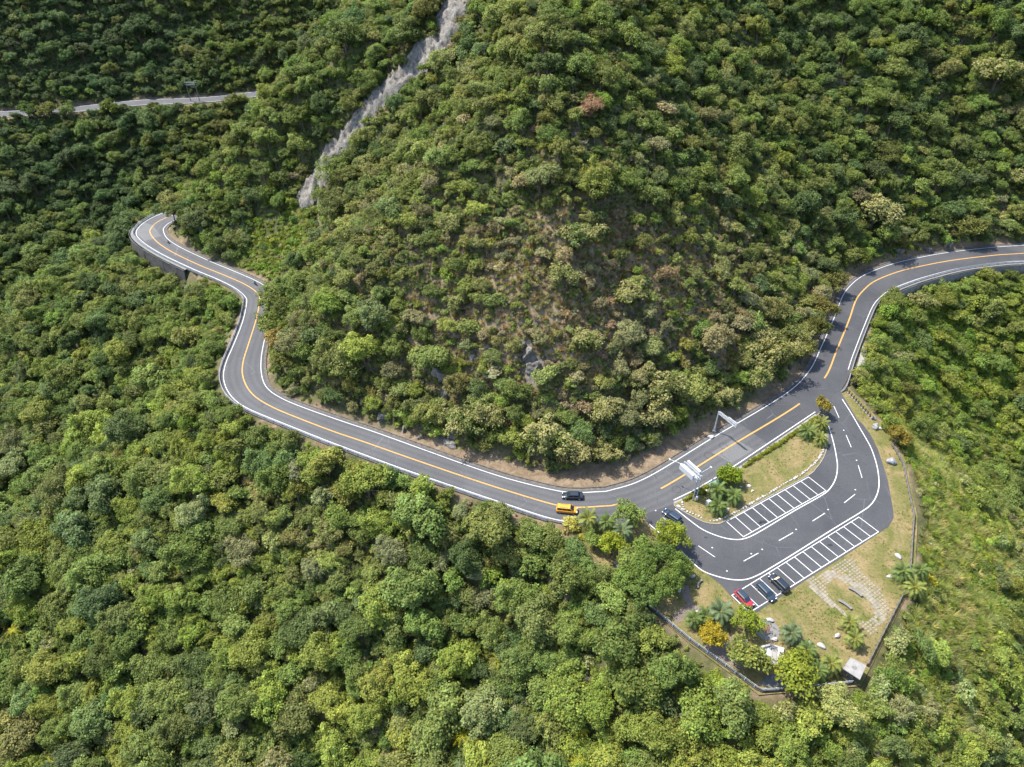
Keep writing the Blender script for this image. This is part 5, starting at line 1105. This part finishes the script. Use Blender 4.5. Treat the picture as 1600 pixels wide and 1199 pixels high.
# scooters and riders
def scooter(label, rider_label, loc, hd, top):
    t = thing('motor_scooter', label, 'scooter', loc, hd, 'scooters on the left road')
    for x in (-.62, .62):
        wo = thing_child('wheel', t, (x, 0, .24)); MB().tube([(0, -.05, 0), (0, .05, 0)], .24, 14).build('tyre', M['tyre'], wo); MB().tube([(0, -.055, 0), (0, .055, 0)], .13, 10).build('rim', M['rim'], wo)
    MB().box((-.42, 0, .52), (.85, .30, .34), taper=.85, ch=.05).build('body', PT['black'], t); MB().box((.05, 0, .33), (.5, .30, .10), ch=.03).build('footboard', M['black'], t)
    MB().box((.42, 0, .62), (.14, .36, .62), taper=.8, ch=.04).build('front_shield', PT['black'], t); MB().box((-.38, 0, .74), (.72, .27, .10), ch=.04).build('seat', M['black'], t)
    MB().tube([(.60, 0, .30), (.46, 0, .98)], .03, 6).build('steering_column', M['steel_dark'], t); MB().tube([(.40, -.32, 1.02), (.46, 0, 1.0), (.40, .32, 1.02)], .02, 6).build('handlebar', M['steel_dark'], t)
    MB().box((.52, 0, .86), (.10, .18, .14), ch=.03).build('headlight', M['lamp_white'], t)
    J = {'pel': (-.30, 0, .86), 'wst': (-.28, 0, 1.02), 'che': (-.20, 0, 1.27), 'nek': (-.15, 0, 1.44), 'hed': (-.12, 0, 1.56), 'top': (-.11, 0, 1.68)}; R_ = {'pel': .15, 'wst': .135, 'che': .16, 'nek': .06, 'hed': .095, 'top': .085}
    E_ = [('pel', 'wst'), ('wst', 'che'), ('che', 'nek'), ('nek', 'hed'), ('hed', 'top')]
    for s, k in ((-1, 'r'), (1, 'l')):
        for nm, p, r, par in (('sh', (-.18, s*.19, 1.36), .07, 'che'), ('el', (.06, s*.27, 1.14), .05, 'sh'), ('wr', (.34, s*.30, 1.05), .034, 'el'), ('hp', (.39, s*.30, 1.045), .04, 'wr'), ('hip', (-.24, s*.10, .84), .10, 'pel'), ('kn', (.16, s*.17, .80), .065, 'hip'), ('an', (.10, s*.14, .44), .042, 'kn'), ('to', (.26, s*.15, .40), .036, 'an')):
            J[nm+k] = p; R_[nm+k] = r; E_.append((par if par in J else par+k, nm+k))
        for q_ in range(4): J[f'f{q_}{k}'] = (.435-.004*q_, s*(.27+.02*q_), 1.035); R_[f'f{q_}{k}'] = .009; E_.append(('hp'+k, f'f{q_}{k}')); J[f'g{q_}{k}'] = (.43, s*(.27+.02*q_), .995+.004*q_); R_[f'g{q_}{k}'] = .008; E_.append((f'f{q_}{k}', f'g{q_}{k}'))
        J['t'+k] = (.37, s*.25, 1.02); R_['t'+k] = .010; E_.append(('hp'+k, 't'+k))
    nm = list(J); me = bpy.data.meshes.new('person'); me.from_pydata([J[n] for n in nm], [(nm.index(a), nm.index(b)) for a, b in E_], []); me.materials.append(top)
    p = tag(obj('person', me, None, loc, hd), rider_label, 'person', 'riders on the left road')
    sk = p.modifiers.new('skin', 'SKIN'); 
    if not me.skin_vertices: 
        import bmesh
        bm = bmesh.new(); bm.from_mesh(me); bm.verts.layers.skin.verify(); bm.to_mesh(me); bm.free()
    for i, n in enumerate(nm): me.skin_vertices[0].data[i].radius = (R_[n], R_[n]); me.skin_vertices[0].data[i].use_root = (n == 'pel')
    ss = p.modifiers.new('sub', 'SUBSURF'); ss.levels = 1; ss.render_levels = 1
    he = boulder_mesh('helmet', 3, M['white_metal'], .14, .13, .12, 2, 0.0, 0); obj('helmet', he, p, (-.13, 0, 1.66))
    fa = MB().box((0.0, 0, 1.58), (.02, .12, .13), ch=.004); fa.build('face', M['skin'], p, (-.015, 0, 0)); MB().box((0, 0, .80), (.30, .30, .16), taper=.8, ch=.05).build('trousers', M['cloth_dark'], p, (-.24, 0, .02))
scooter('black scooter near the far bend, ridden close to the inner edge line', 'scooter rider in a pale pink top near the far bend', (*g2(263, 380), 0.005), road_dir(263, 380, True), M['cloth_pink'])
scooter('black scooter approaching the hairpin beside the inner edge line', 'scooter rider in a teal jacket near the hairpin', (*g2(399, 445), 0.005), road_dir(399, 445, True), M['cloth_blue'])

# ================================================================== SIGNS, GANTRIES, STREET FURNITURE
def beam_lattice(b, A, B, wd, dp_, r=0.05, bays_=6):           # box truss between two points
    A, B = Vector(A), Vector(B); ax = (B-A).normalized(); s = Vector((0, 0, 1)).cross(ax).normalized()*wd/2; h = Vector((0, 0, dp_/2))
    cor = [s+h, s-h, -s-h, -s+h]
    for c in cor: b.tube([A+c, B+c], r, 5)
    for k in range(bays_):
        p, q_ = A+(B-A)*k/bays_, A+(B-A)*(k+1)/bays_
        for c, d_ in ((0, 1), (2, 3), (0, 3), (1, 2)): b.tube([p+cor[c], q_+cor[d_]] if k % 2 else [p+cor[d_], q_+cor[c]], r*.6, 4)
base = un(1115.5, 674, 0); H1 = 6.6; tip = un(1151, 666, H1)
t = thing('sign_gantry', 'small white cantilever sign arm on the earth bank over the road', 'sign gantry', (base[0], base[1], 0))
tipl = (tip[0]-base[0], tip[1]-base[1], H1)
MB().tube([(0, 0, -.3), (0, 0, H1+.3)], [.19, .13], 10).build('column', M['white_metal'], t)
b = MB(); beam_lattice(b, (0.1, 0, H1), tipl, .35, .7, .05, 8); b.build('arm', M['white_metal'], t)
ad = Vector((tipl[0], tipl[1], 0)).normalized(); ang = math.atan2(ad.y, ad.x); mid = Vector(tipl)-ad*1.5
MB().box((mid.x, mid.y, H1+.15), (2.8, .16, 1.5), ang, ch=.02).build('sign_board', M['white_metal'], t)
b = MB()
for k in range(4): b.box((mid.x-ad.y*-.10, mid.y+ad.x*-.10-.0, H1-.32+.32*k), (2.3, .03, .08), ang)
b.build('sign_louvre', M['steel'], t)
MB().tube([(0, 0, 1.0), (0, 0, 1.7)], .24, 10).build('control_box', M['white_metal'], t)
MB().box((0, 0, .15), (.9, .9, .5), ch=.04).build('footing', M['concrete_pale'], t)
p = un(1111, 682, .3); tag(obj('stone_heap', boulder_mesh('stone_heap', 77, M['rock_white'], 1.2, .8, .6, 3, .25, 9), None, (p[0], p[1], .1)), 'pale stone block at the foot of the small sign arm', 'rock')
base = un(1085, 781, 0); H2 = 7.0; tip = un(1063, 722, H2)
t = thing('sign_gantry', 'large white message-sign gantry standing on the island end', 'sign gantry', (base[0], base[1], 0)); tl = Vector((tip[0]-base[0], tip[1]-base[1], 0)); ad = tl.normalized(); sd_ = Vector((-ad.y, ad.x, 0)); ang = math.atan2(ad.y, ad.x)
for s in (-.55, .55): MB().tube([sd_*s+Vector((0, 0, -.2)), sd_*s+Vector((0, 0, H2+.9))], [.17, .13], 8).build('column', M['steel'], t)
b = MB()
for k in range(7): z = .9*k+.5; b.tube([sd_*-.55+Vector((0, 0, z)), sd_*.55+Vector((0, 0, z+.9))], .05, 4)
b.build('bracing', M['steel'], t)
b = MB(); beam_lattice(b, (0, 0, H2), tuple(ad*tl.length*.9+Vector((0, 0, H2))), 1.3, .9, .05, 6); b.build('truss', M['white_metal'], t)
for s, w_ in ((-1.05, 4.2), (1.05, 4.4)):
    c = ad*(tl.length*.48)+sd_*s+Vector((0, 0, H2+.25)); MB().box(c, (w_, .55, 1.7), ang, ch=.04).build('sign_board', M['white_metal'], t)
    c2 = c-sd_*(.29*(1 if s < 0 else -1))*1.0; MB().box(c+sd_*(.285 if s > 0 else -.285), (w_*.92, .02, 1.4), ang).build('display_panel', M['steel_dark'] if s < 0 else M['white_metal'], t)
c = ad*(tl.length*.48)+Vector((0, 0, H2-.42)); MB().box(c, (4.2, 1.1, .06), ang).build('walkway', M['steel'], t)
e1 = un(1047, 718, H2+.4)-np.array([base[0], base[1], 0]); e2 = un(1111, 730, H2+.4)-np.array([base[0], base[1], 0])
for e in (e1, e2):
    b = MB().tube([ad*(1.0 if e is e2 else tl.length*.7)+Vector((0, 0, H2+.4)), Vector(e)], .06, 6); b.build('camera_arm', M['white_metal'], t)
    MB().box(Vector(e)+Vector((0, 0, -.05)), (.55, .3, .3), ang, ch=.04).build('camera', M['white_metal'], t)
MB().box(sd_*.2+Vector((.55, -.2, .9)), (.5, .45, 1.1), ch=.03).build('control_box', M['white_metal'], t)
p = un(1107, 786.5, .6); tg = thing('utility_cabinet', 'white utility cabinet on the grass island', 'cabinet', (p[0], p[1], .1), .5)
MB().box((0, 0, .62), (1.0, .8, 1.2), ch=.03).build('body', M['white_metal'], tg); MB().box((0, 0, 1.25), (1.12, .92, .08), ch=.02).build('lid', M['white_metal'], tg); MB().box((0, -.405, .62), (.9, .02, 1.05)).build('door', M['steel'], tg)
p = un(1106, 778, 0); tg = thing('lamp_pole', 'thin dark pole beside the island palms', 'pole', (p[0], p[1], .1)); MB().tube([(0, 0, -.2), (0, 0, 6.4)], [.10, .06], 8).build('shaft', M['steel_dark'], tg); MB().box((0, 0, 6.4), (.3, .2, .2), ch=.03).build('head', M['steel_dark'], tg); MB().box((0, 0, .2), (.4, .4, .3), ch=.03).build('footing', M['concrete_pale'], tg)
p = un(1127, 751, .7); tg = thing('rubbish_bin', 'teal wheeled bin under the island tree', 'bin', (p[0], p[1], .1), .6); MB().box((0, 0, .65), (1.5, .9, 1.1), taper=1.08, ch=.05).build('body', M['teal'], tg); MB().box((0, 0, 1.26), (1.66, 1.05, .1), ch=.03).build('lid', M['teal'], tg)
p = un(1115, 757, .7); tg = thing('covered_crate', 'pale green sheeted crate between palm and bin', 'crate', (p[0], p[1], .1), .55); MB().box((0, 0, .5), (2.6, 1.4, .9), taper=.92, ch=.1).build('cover', M['pale_green_sheet'], tg); MB().box((0, 0, .06), (2.7, 1.5, .12)).build('base', M['concrete'], tg)
p = un(1104, 768, .6); tg = thing('globe_lamp', 'small white globe lamp at the foot of the dark pole', 'lamp', (p[0], p[1], .1)); MB().tube([(0, 0, 0), (0, 0, .6)], .06, 6).build('stem', M['steel_dark'], tg); obj('globe', boulder_mesh('globe', 1, M['white_metal'], .26, .26, .26, 2, 0, 0), tg, (0, 0, .75))
def road_sign(u_, v_, h, label, shape, m):
    p = un(u_, v_, h); tg = thing('road_sign', label, 'sign', (p[0], p[1], 0)); MB().tube([(0, 0, -.6), (0, 0, h+.4)], .05, 6).build('post', M['steel'], tg)
    n = 4 if shape == 'diamond' else 16; b = MB(); b.add([(.62*math.cos(2*PI*k/n), -.06, h+.62*math.sin(2*PI*k/n)) for k in range(n)]+[(.62*math.cos(2*PI*k/n), -.03, h+.62*math.sin(2*PI*k/n)) for k in range(n)], [tuple(range(n-1, -1, -1)), tuple(range(n, 2*n))]+[(k, (k+1) % n, n+(k+1) % n, n+k) for k in range(n)]); b.build('plate', m, tg)
    b = MB(); b.tube([(-.18, -.075, h-.2), (.05, -.075, h-.05), (-.02, -.075, h+.12), (.18, -.075, h+.26)], .035, 4); b.build('symbol', M['black'], tg)
road_sign(213.5, 343.5, 2.6, 'yellow diamond warning sign outside the far bend', 'diamond', M['sign_yellow'])
road_sign(1335, 580, 1.2, 'round orange reflector sign on the right guard rail end', 'round', M['sign_yellow'])
p = g2(305, 158); tg = thing('power_pole', 'twin-leg utility pole beside the far upper road', 'power pole', (p[0], p[1], 0))
for x in (-2.4, 2.4): MB().tube([(x, 0, -1), (x, 0, 10.5)], [.22, .16], 8).build('leg', M['concrete'], tg)
MB().box((0, 0, 9.6), (6.4, .22, .28)).build('crossarm', M['steel'], tg); MB().box((0, 0, 8.2), (5.0, .8, .9), ch=.1).build('transformer', M['steel_dark'], tg)

# ================================================================== PLAZA DETAILS
def frond_mesh(name, seed, L, arch, droop):
    r = np.random.default_rng(seed); V = []; Q = []; lv = []; n = 13
    pos = lambda s: np.array([L*s*(1-.12*s*arch), 0, L*(arch*s-droop*s*s)])
    for j in range(n):
        s = .10+.88*j/(n-1); c = pos(s); tx = unit(pos(min(1, s+.03))-pos(s-.03)); ll = L*.26*(math.sin(PI*min(1, .18+.80*s))**.7); br = .8+.4*r.random()
        for sd in (-1, 1):
            side = np.array([0, sd, 0]); w0 = tx*.085*L*.75; e = c+unit(tx*.75+side*.85+np.array([0, 0, .22]))*ll; k0 = len(V)
            V += [c-w0*.6, c+w0*.6, e+w0*.12-np.array([0, 0, .10*ll]), e-w0*.25-np.array([0, 0, .10*ll])]; Q.append((k0, k0+1, k0+2, k0+3)); lv += [(br, br, br)]*4
    for j in range(6):
        a, b_ = pos(j/6), pos((j+1)/6); k0 = len(V); w_ = .022*L*(1-j/8); V += [a+np.array([0, w_, .01]), a-np.array([0, w_, -.01]), b_-np.array([0, w_*.85, -.01]), b_+np.array([0, w_*.85, .01])]; Q.append((k0, k0+1, k0+2, k0+3)); lv += [(1.5, 1.25, 1.0)]*4
    return np_mesh(name, np.array(V), np.array(Q), [M['frond']], None, np.array(lv))
FR = [frond_mesh('frond', 900+i, 1.0, a, d_) for i, (a, d_) in enumerate([(1.5, .8), (1.15, .95), (.75, .95), (.35, .85), (.05, .65)])]
ptm = MB().tube([(0, 0, -.2), (0, 0, .4), (0, 0, .8), (0, 0, 1.0)], [.30, .24, .22, .26], 9); ptm = mesh('trunk', ptm.v, ptm.f, [M['palm_trunk']]); heart = boulder_mesh('heart', 5, M['dead_frond'], .24, .24, .3, 2, .2, 0)
PALMS = [(1121,766,14,2.2,0,'feather palm nearest the dark pole on the island'),(1122,791,14,1.9,0,'feather palm beside the white utility cabinet'),(1147,775,13,1.9,0,'feather palm right of the cabinet palms on the island'),
 (1261,674,12,1.8,0,'feather palm closest to the hedge at the island tip'),(1283,662,11,1.8,1,'feather palm under the russet tree at the island tip'),(1282,686,11,1.6,1,'feather palm by the white stones at the island tip'),
 (919,811,15,3.0,1,'tall feather palm with orange heart, leftmost by the road mouth'),(948,816,13,2.6,0,'feather palm in the middle of the road mouth trio'),(972,830,16,2.8,2,'blue-green feather palm, lowest of the road mouth trio'),
 (1084,967,13,2.0,0,'small feather palm at the head of the brick path'),(1103,964,13,1.9,0,'feather palm squeezed behind the big path palm'),(1126,957,19,2.6,2,'broad blue-green feather palm below the entrance curve'),(1237,990,15,2.0,2,'feather palm on the open lawn right of the stone circle'),
 (1328,973,13,1.9,1,'upper palm of the pair beside the paved court'),(1336,999,13,1.9,1,'lower palm of the pair beside the paved court'),(1262,1016,14,2.0,0,'feather palm behind the large yellow-green tree'),(1278,1048,14,2.0,0,'feather palm between the big tree and the hut palm'),(1299,1038,15,2.0,1,'feather palm next to the concrete hut'),
 (1410,893,14,2.1,0,'feather palm inside the log fence by a white boulder'),(1429,918,15,2.2,1,'feather palm outside the log fence, lowest of three'),(1438,891,12,2.0,0,'feather palm beside the yellow shrub outside the fence')]
PTINT = [(0.098, 0.140, 0.040), (0.150, 0.172, 0.042), (0.100, 0.136, 0.066)]
for i, (uu, vv, rp_, hh, tn, lab) in enumerate(PALMS):
    p = un(uu, vv, hh); g_ = -0.05 if inside(PLAZA, p[0], p[1]) else max(float(hz(p[0], p[1])), -.6); r = 1.25*rp_*project(p)[2]/F_PX
    t = thing('feather_palm', lab, 'palm', (p[0], p[1], g_), i*.7, 'feather palms around the parking area')
    o = obj('trunk', ptm, t); o.scale = (1, 1, hh-g_-.1); obj('heart', heart, t, (0, 0, hh-g_-.05))
    nf_ = 34
    for k in range(nf_):
        ring = [4, 3, 2, 1, 0][min(4, int(5*k/nf_))]; o = obj('frond', FR[ring], t, (0, 0, hh-g_), k*2.39996+.2*random.random()); s = r*random.uniform(.92, 1.15)*(1.0 if ring > 1 else .9); o.scale = (s, s, s)
        o['tint'] = [float(x) for x in np.array(PTINT[tn])*random.uniform(.8, 1.25)]
# white stones edging the island
sp_px = [(1066,786),(1070,797.5),(1080,802.5),(1090,807),(1100,812),(1112,815.5),(1125,812.5),(1140,806),(1160,796),(1175,786.5),(1190,778.5),(1205,769.5),(1222,759),(1235,751.5),(1247,745),(1257,739),(1267,730),(1275,722.5),(1282,712.5),(1287,702.5),(1290,692.5),(1291,682)]
spath = resample([g2(*p) for p in sp_px], 0.72); SM = [boulder_mesh('edging_stone', 20+i, M['rock_white'], 1, .8, .7, 2, .18, 5) for i in range(5)]
for i, q_ in enumerate(spath):
    if i in (10, 11): continue
    r = random.uniform(.22, .42); o = obj('edging_stone', SM[i % 5], None, (q_[0]+random.uniform(-.12, .12), q_[1]+random.uniform(-.12, .12), .10+.3*r), random.uniform(0, 6)); o.scale = (r, r, r)
    fr = i/len(spath); where = 'lower tip of the island' if fr < .2 else 'lower curve of the island' if fr < .36 else 'edge above the upper bay row' if fr < .74 else 'upper curve of the island'
    nst = i+1 if i < 10 else i-1; sfx = 'th' if 10 < nst % 100 < 14 else {1: 'st', 2: 'nd', 3: 'rd'}.get(nst % 10, 'th')
    tag(o, f'{nst}{sfx} white edging stone from the gantry corner, {where}', 'stone', f'white edging stones, {where}')
BM = {'w': [boulder_mesh('boulder', 30+i, M['rock_white'], 1, .62, .55, 3, .14, 6) for i in range(3)], 'g': [boulder_mesh('boulder', 40+i, M['rock_grey'], 1, .85, .8, 3, .16, 7) for i in range(3)], 't': [boulder_mesh('boulder', 45+i, M['rock_tan'], 1, .75, .6, 3, .16, 6) for i in range(2)]}
for i, (uu, vv, rp_, k, az, lab) in enumerate([(1404,869,6,'w',-.9,'long white boulder on the lawn, uppermost by the log fence'),(1391,900,6,'w',.1,'white boulder at the foot of the fence palm'),(1309,993,6,'w',.8,'round white boulder below the paved court'),(1284,1009,7,'w',-.5,'long white boulder near the hut palm'),(1203,968,7,'w',-.4,'white boulder at the upper rim of the stone circle'),(1211,999,6,'w',.3,'white boulder at the lower rim of the stone circle'),
   (1366,654,4.5,'g',0,'small dark boulder at the end of the log posts'),(1368,667,7,'g',.8,'large grey boulder below the log posts'),(1375,669,4,'t',.2,'small tan boulder beside the large grey one'),(1394,722,9,'g',.4,'biggest grey boulder, by the log fence bend'),(1169,759.5,5,'t',.3,'pink-tan rock under the island tree'),(1176,767,3.2,'t',.9,'small tan rock below the island tree'),(1158,760,2,'w',0,'tiny white stone under the island tree'),(1135,785,4,'t',.2,'tan rock between two island palms'),(1136,797,5,'t',1.2,'tan rock at the foot of the cabinet palm'),
   (1061,791,4,'w',-.5,'pale stone block at the island corner'),(1067,795,4,'w',-.6,'second pale stone block at the island corner'),(1061,923,4,'w',.4,'white block beside the brick path'),(1091,957,5,'w',-.4,'white block in front of the path palm'),(1082,900,5,'w',.3,'pale rubble block by the shade trees')]):
    p = un(uu, vv, .25); r = rp_*project(p)[2]/F_PX; o = obj('boulder', BM[k][i % len(BM[k])], None, (p[0], p[1], .02+.18*r), az); o.scale = (r, r, r); tag(o, lab, 'boulder', 'boulders on the lawns')
# paved court
pav = sheet('paved_court', [g2(*p) for p in [(1256,910),(1331,869),(1350,895),(1372,915),(1394,955),(1362,994),(1338,974),(1318,963)]], -0.035, M['lawn'], kind='structure'); tag(pav, 'grass-jointed paved court below the lower bays')
e1 = unit(g2(1342, 808)-g2(1215, 888)); e2 = np.array([-e1[1], e1[0]]); oc = g2(1328, 938); court = [g2(*p) for p in [(1256,910),(1331,869),(1350,895),(1372,915),(1394,955),(1362,994),(1338,974),(1318,963)]]
b = MB(); c_ = np.mean(court, 0)
for i in range(-26, 27):
    for j in range(-30, 31):
        q_ = c_+e1*i*.78+e2*j*.62
        dd = q_-oc; de = math.hypot(dd@e1/3.4, dd@e2/5.0)
        if not inside(court, q_[0], q_[1]) or de < 1.0: continue
        if random.random() < .015+.10*max(0, vnoise(q_[0], q_[1], 4.0, 3)*2): continue
        tight = (de < 1.55 and (dd@e1 > 0)) or abs((q_-g2(1290, 938))@e1) < .9
        b.box((q_[0], q_[1], -.035), (.74 if tight else .56, .58 if tight else .40, .07+random.uniform(-.01, .015)), math.atan2(e1[1], e1[0]), ch=.012)
M['paver'] = mat('paver_stone', (0.165, 0.146, 0.108), 0.95, var=0.3, scale=0.9)
o = b.build('pavers', M['paver'], pav); o['kind'] = 'stuff'
def arc_bench(u_, v_, label, flip):
    p = un(u_, v_, .3); t = thing('stone_bench', label, 'bench', (p[0], p[1], -.03), dirpx((1328, 920), (1345, 931)), 'curved stone benches in the paved court')
    R_ = 5.0; a = np.linspace(-.29, .29, 11); P_ = np.stack([R_*np.sin(a), (R_*np.cos(a)-R_)*flip], 1); v, f = sweep(np.c_[P_, np.zeros(11)], [(-.27, .36), (.27, .36), (.27, .48), (-.27, .48)]); obj('seat', mesh('seat', v, [x[::-1] for x in f], [M['concrete']]), t)
    for k in (1, 5, 9): MB().box((P_[k][0], P_[k][1], .18), (.28, .44, .36), ch=.02).build('leg', M['concrete'], t)
arc_bench(1337, 924, 'curved grey stone bench, upper of the pair in the court', 1); arc_bench(1321, 944, 'curved grey stone bench, lower of the pair in the court', 1)
def disc(name, u_, v_, r, z, m, parent, wob=0.0):
    c = g2(u_, v_); a = np.linspace(0, 2*PI, 29)[:-1]; rr = r*(1+wob*np.sin(a*3+1)+wob*.6*np.sin(a*7)); return sheet(name, np.stack([c[0]+rr*np.cos(a), c[1]+rr*np.sin(a)], 1), z, m, parent)
sc_ = disc('stone_circle', 1199, 984, 2.4, -0.02, M['grey_paving'], None); sc_['kind'] = 'structure'; tag(sc_, 'round grey paved circle with red stone centre')
disc('red_centre', 1196, 981, .95, -0.012, M['red_stone'], sc_, .06)
sl = sheet('slate_terrace', [g2(*p) for p in [(1186,1068),(1198,1056),(1222,1050),(1236,1058),(1232,1072),(1200,1074)]], -0.02, M['dark_paving'], kind='structure'); tag(sl, 'dark slate terrace below the marble steps')
bpv = sheet('brown_terrace', [g2(*p) for p in [(1098,1012),(1112,1002),(1142,990),(1166,998),(1176,1018),(1160,1046),(1132,1034)]], -0.02, M['brown_paving'], kind='structure'); tag(bpv, 'brown paved terrace between the planted trees')
bpath = thing('brick_path', 'brown brick path stepping down to the bottom railing', 'path')
A_, B_, C_, D_ = (g2(*p) for p in [(1049,962),(1075,943),(1085,953),(1058,976)])
for k in range(11):
    for j in range(6):
        s0, s1, t0, t1 = k/11+.008, (k+1)/11-.008, j/6+.012, (j+1)/6-.012; f_ = lambda s, t_: A_*(1-s)*(1-t_)+B_*s*(1-t_)+D_*(1-s)*t_+C_*s*t_
        if j == 0: pm_k = None
        MB().prism([f_(s0, t0), f_(s1, t0), f_(s1, t1), f_(s0, t1)], -.08, random.uniform(-.005, .02)).build('brick', M['brown_paving'], bpath)
px_line('path_strip', [(1080,946),(1074,935),(1071,925),(1072,915)], 1.5, M['brown_paving'], bpath, -0.015); px_line('path_strip', [(1080,947),(1095,956),(1110,962)], 1.4, M['brown_paving'], bpath, -0.018)
cw = resample([g2(*p) for p in [(1090,920),(1090.5,914),(1093,910),(1097,908)]], .4); v, f = sweep(np.c_[cw, np.zeros(len(cw))], [(-.18, -.1), (.18, -.1), (.18, .45), (-.18, .45)]); tag(obj('seat_wall', mesh('seat_wall', v, f, [M['concrete']])), 'short curved grey seat wall on the entrance lawn', 'wall')
# marble terrace
t = thing('marble_terrace', 'white marble stepped terrace half under the olive tree', 'terrace'); q4 = lambda L_: [g2(*p) for p in L_]
MB().prism(q4([(1186,1012),(1203,1007),(1225,1014),(1223,1038),(1213,1043),(1192,1034)]), -.05, .28).build('base_slab', M['rock_white'], t)
MB().prism(q4([(1215,1012.5),(1224,1015),(1222.5,1036),(1214.5,1037)]), .285, .62).build('slab', M['rock_white'], t)
MB().prism(q4([(1204,1011),(1213.5,1012.5),(1212,1041),(1206,1040)]), .285, .48).build('slab', M['concrete_pale'], t)
MB().prism(q4([(1190,1030),(1205.5,1034),(1205,1041),(1192,1036)]), .285, .55).build('slab', M['concrete_pale'], t)
MB().prism(q4([(1187,1013),(1203,1008.5),(1203,1011.5),(1190,1015)]), .285, .75).build('slab', M['rock_white'], t)
p = un(1258, 1005, .3); t = thing('low_cairn', 'low heap of grey rubble beside the lawn palm', 'rubble', (p[0], p[1], 0))
for k in range(7): obj('stone', BM['g'][k % 3], t, (random.uniform(-1.4, 1.4), random.uniform(-.4, .4), .05), k).scale = (.35, .35, .3)
# hut
RF = [un(*p, 2.5)[:2] for p in [(1328.8,1027.5),(1353.5,1040.5),(1343.5,1062.5),(1316.8,1045)]]; c_ = np.mean(RF, 0); RF = [p-c_ for p in RF]
t = thing('concrete_hut', 'small flat-roofed concrete hut in the plaza corner', 'hut', (c_[0], c_[1], -.05))
MB().prism([p*.88 for p in RF], -1.0, 2.38).build('wall', M['concrete_dark'], t)
rf = MB().prism(RF, 2.38, 2.62).build('roof', M['concrete_pale'], t); disc_m = MB().prism([np.array([.45*math.cos(a)-.1, .35*math.sin(a)]) for a in np.linspace(0, 2*PI, 13)[:-1]], 2.62, 2.68).build('hatch', M['concrete'], rf)
q1, q2 = RF[3]*.88, RF[2]*.88; dv_ = (q2-q1)/np.linalg.norm(q2-q1); nrm_ = np.array([dv_[1], -dv_[0]]); wc = q1+(q2-q1)*.48+nrm_*.02
wf = MB().box((wc[0], wc[1], 1.45), (1.1, .08, .6), math.atan2(dv_[1], dv_[0])).build('window', M['concrete_pale'], t); MB().box((wc[0]+nrm_[0]*.045, wc[1]+nrm_[1]*.045, 1.45), (.9, .02, .42), math.atan2(dv_[1], dv_[0])).build('pane', M['glass'], wf)
p = un(1311, 1050, .4); t = thing('red_box', 'small red fire box beside the hut', 'box', (p[0], p[1], -.03), .4); MB().box((0, 0, .4), (.6, .45, .8), ch=.03).build('body', M['red_paint'], t); MB().box((0, 0, .84), (.68, .53, .07), ch=.02).build('lid', M['red_paint'], t)
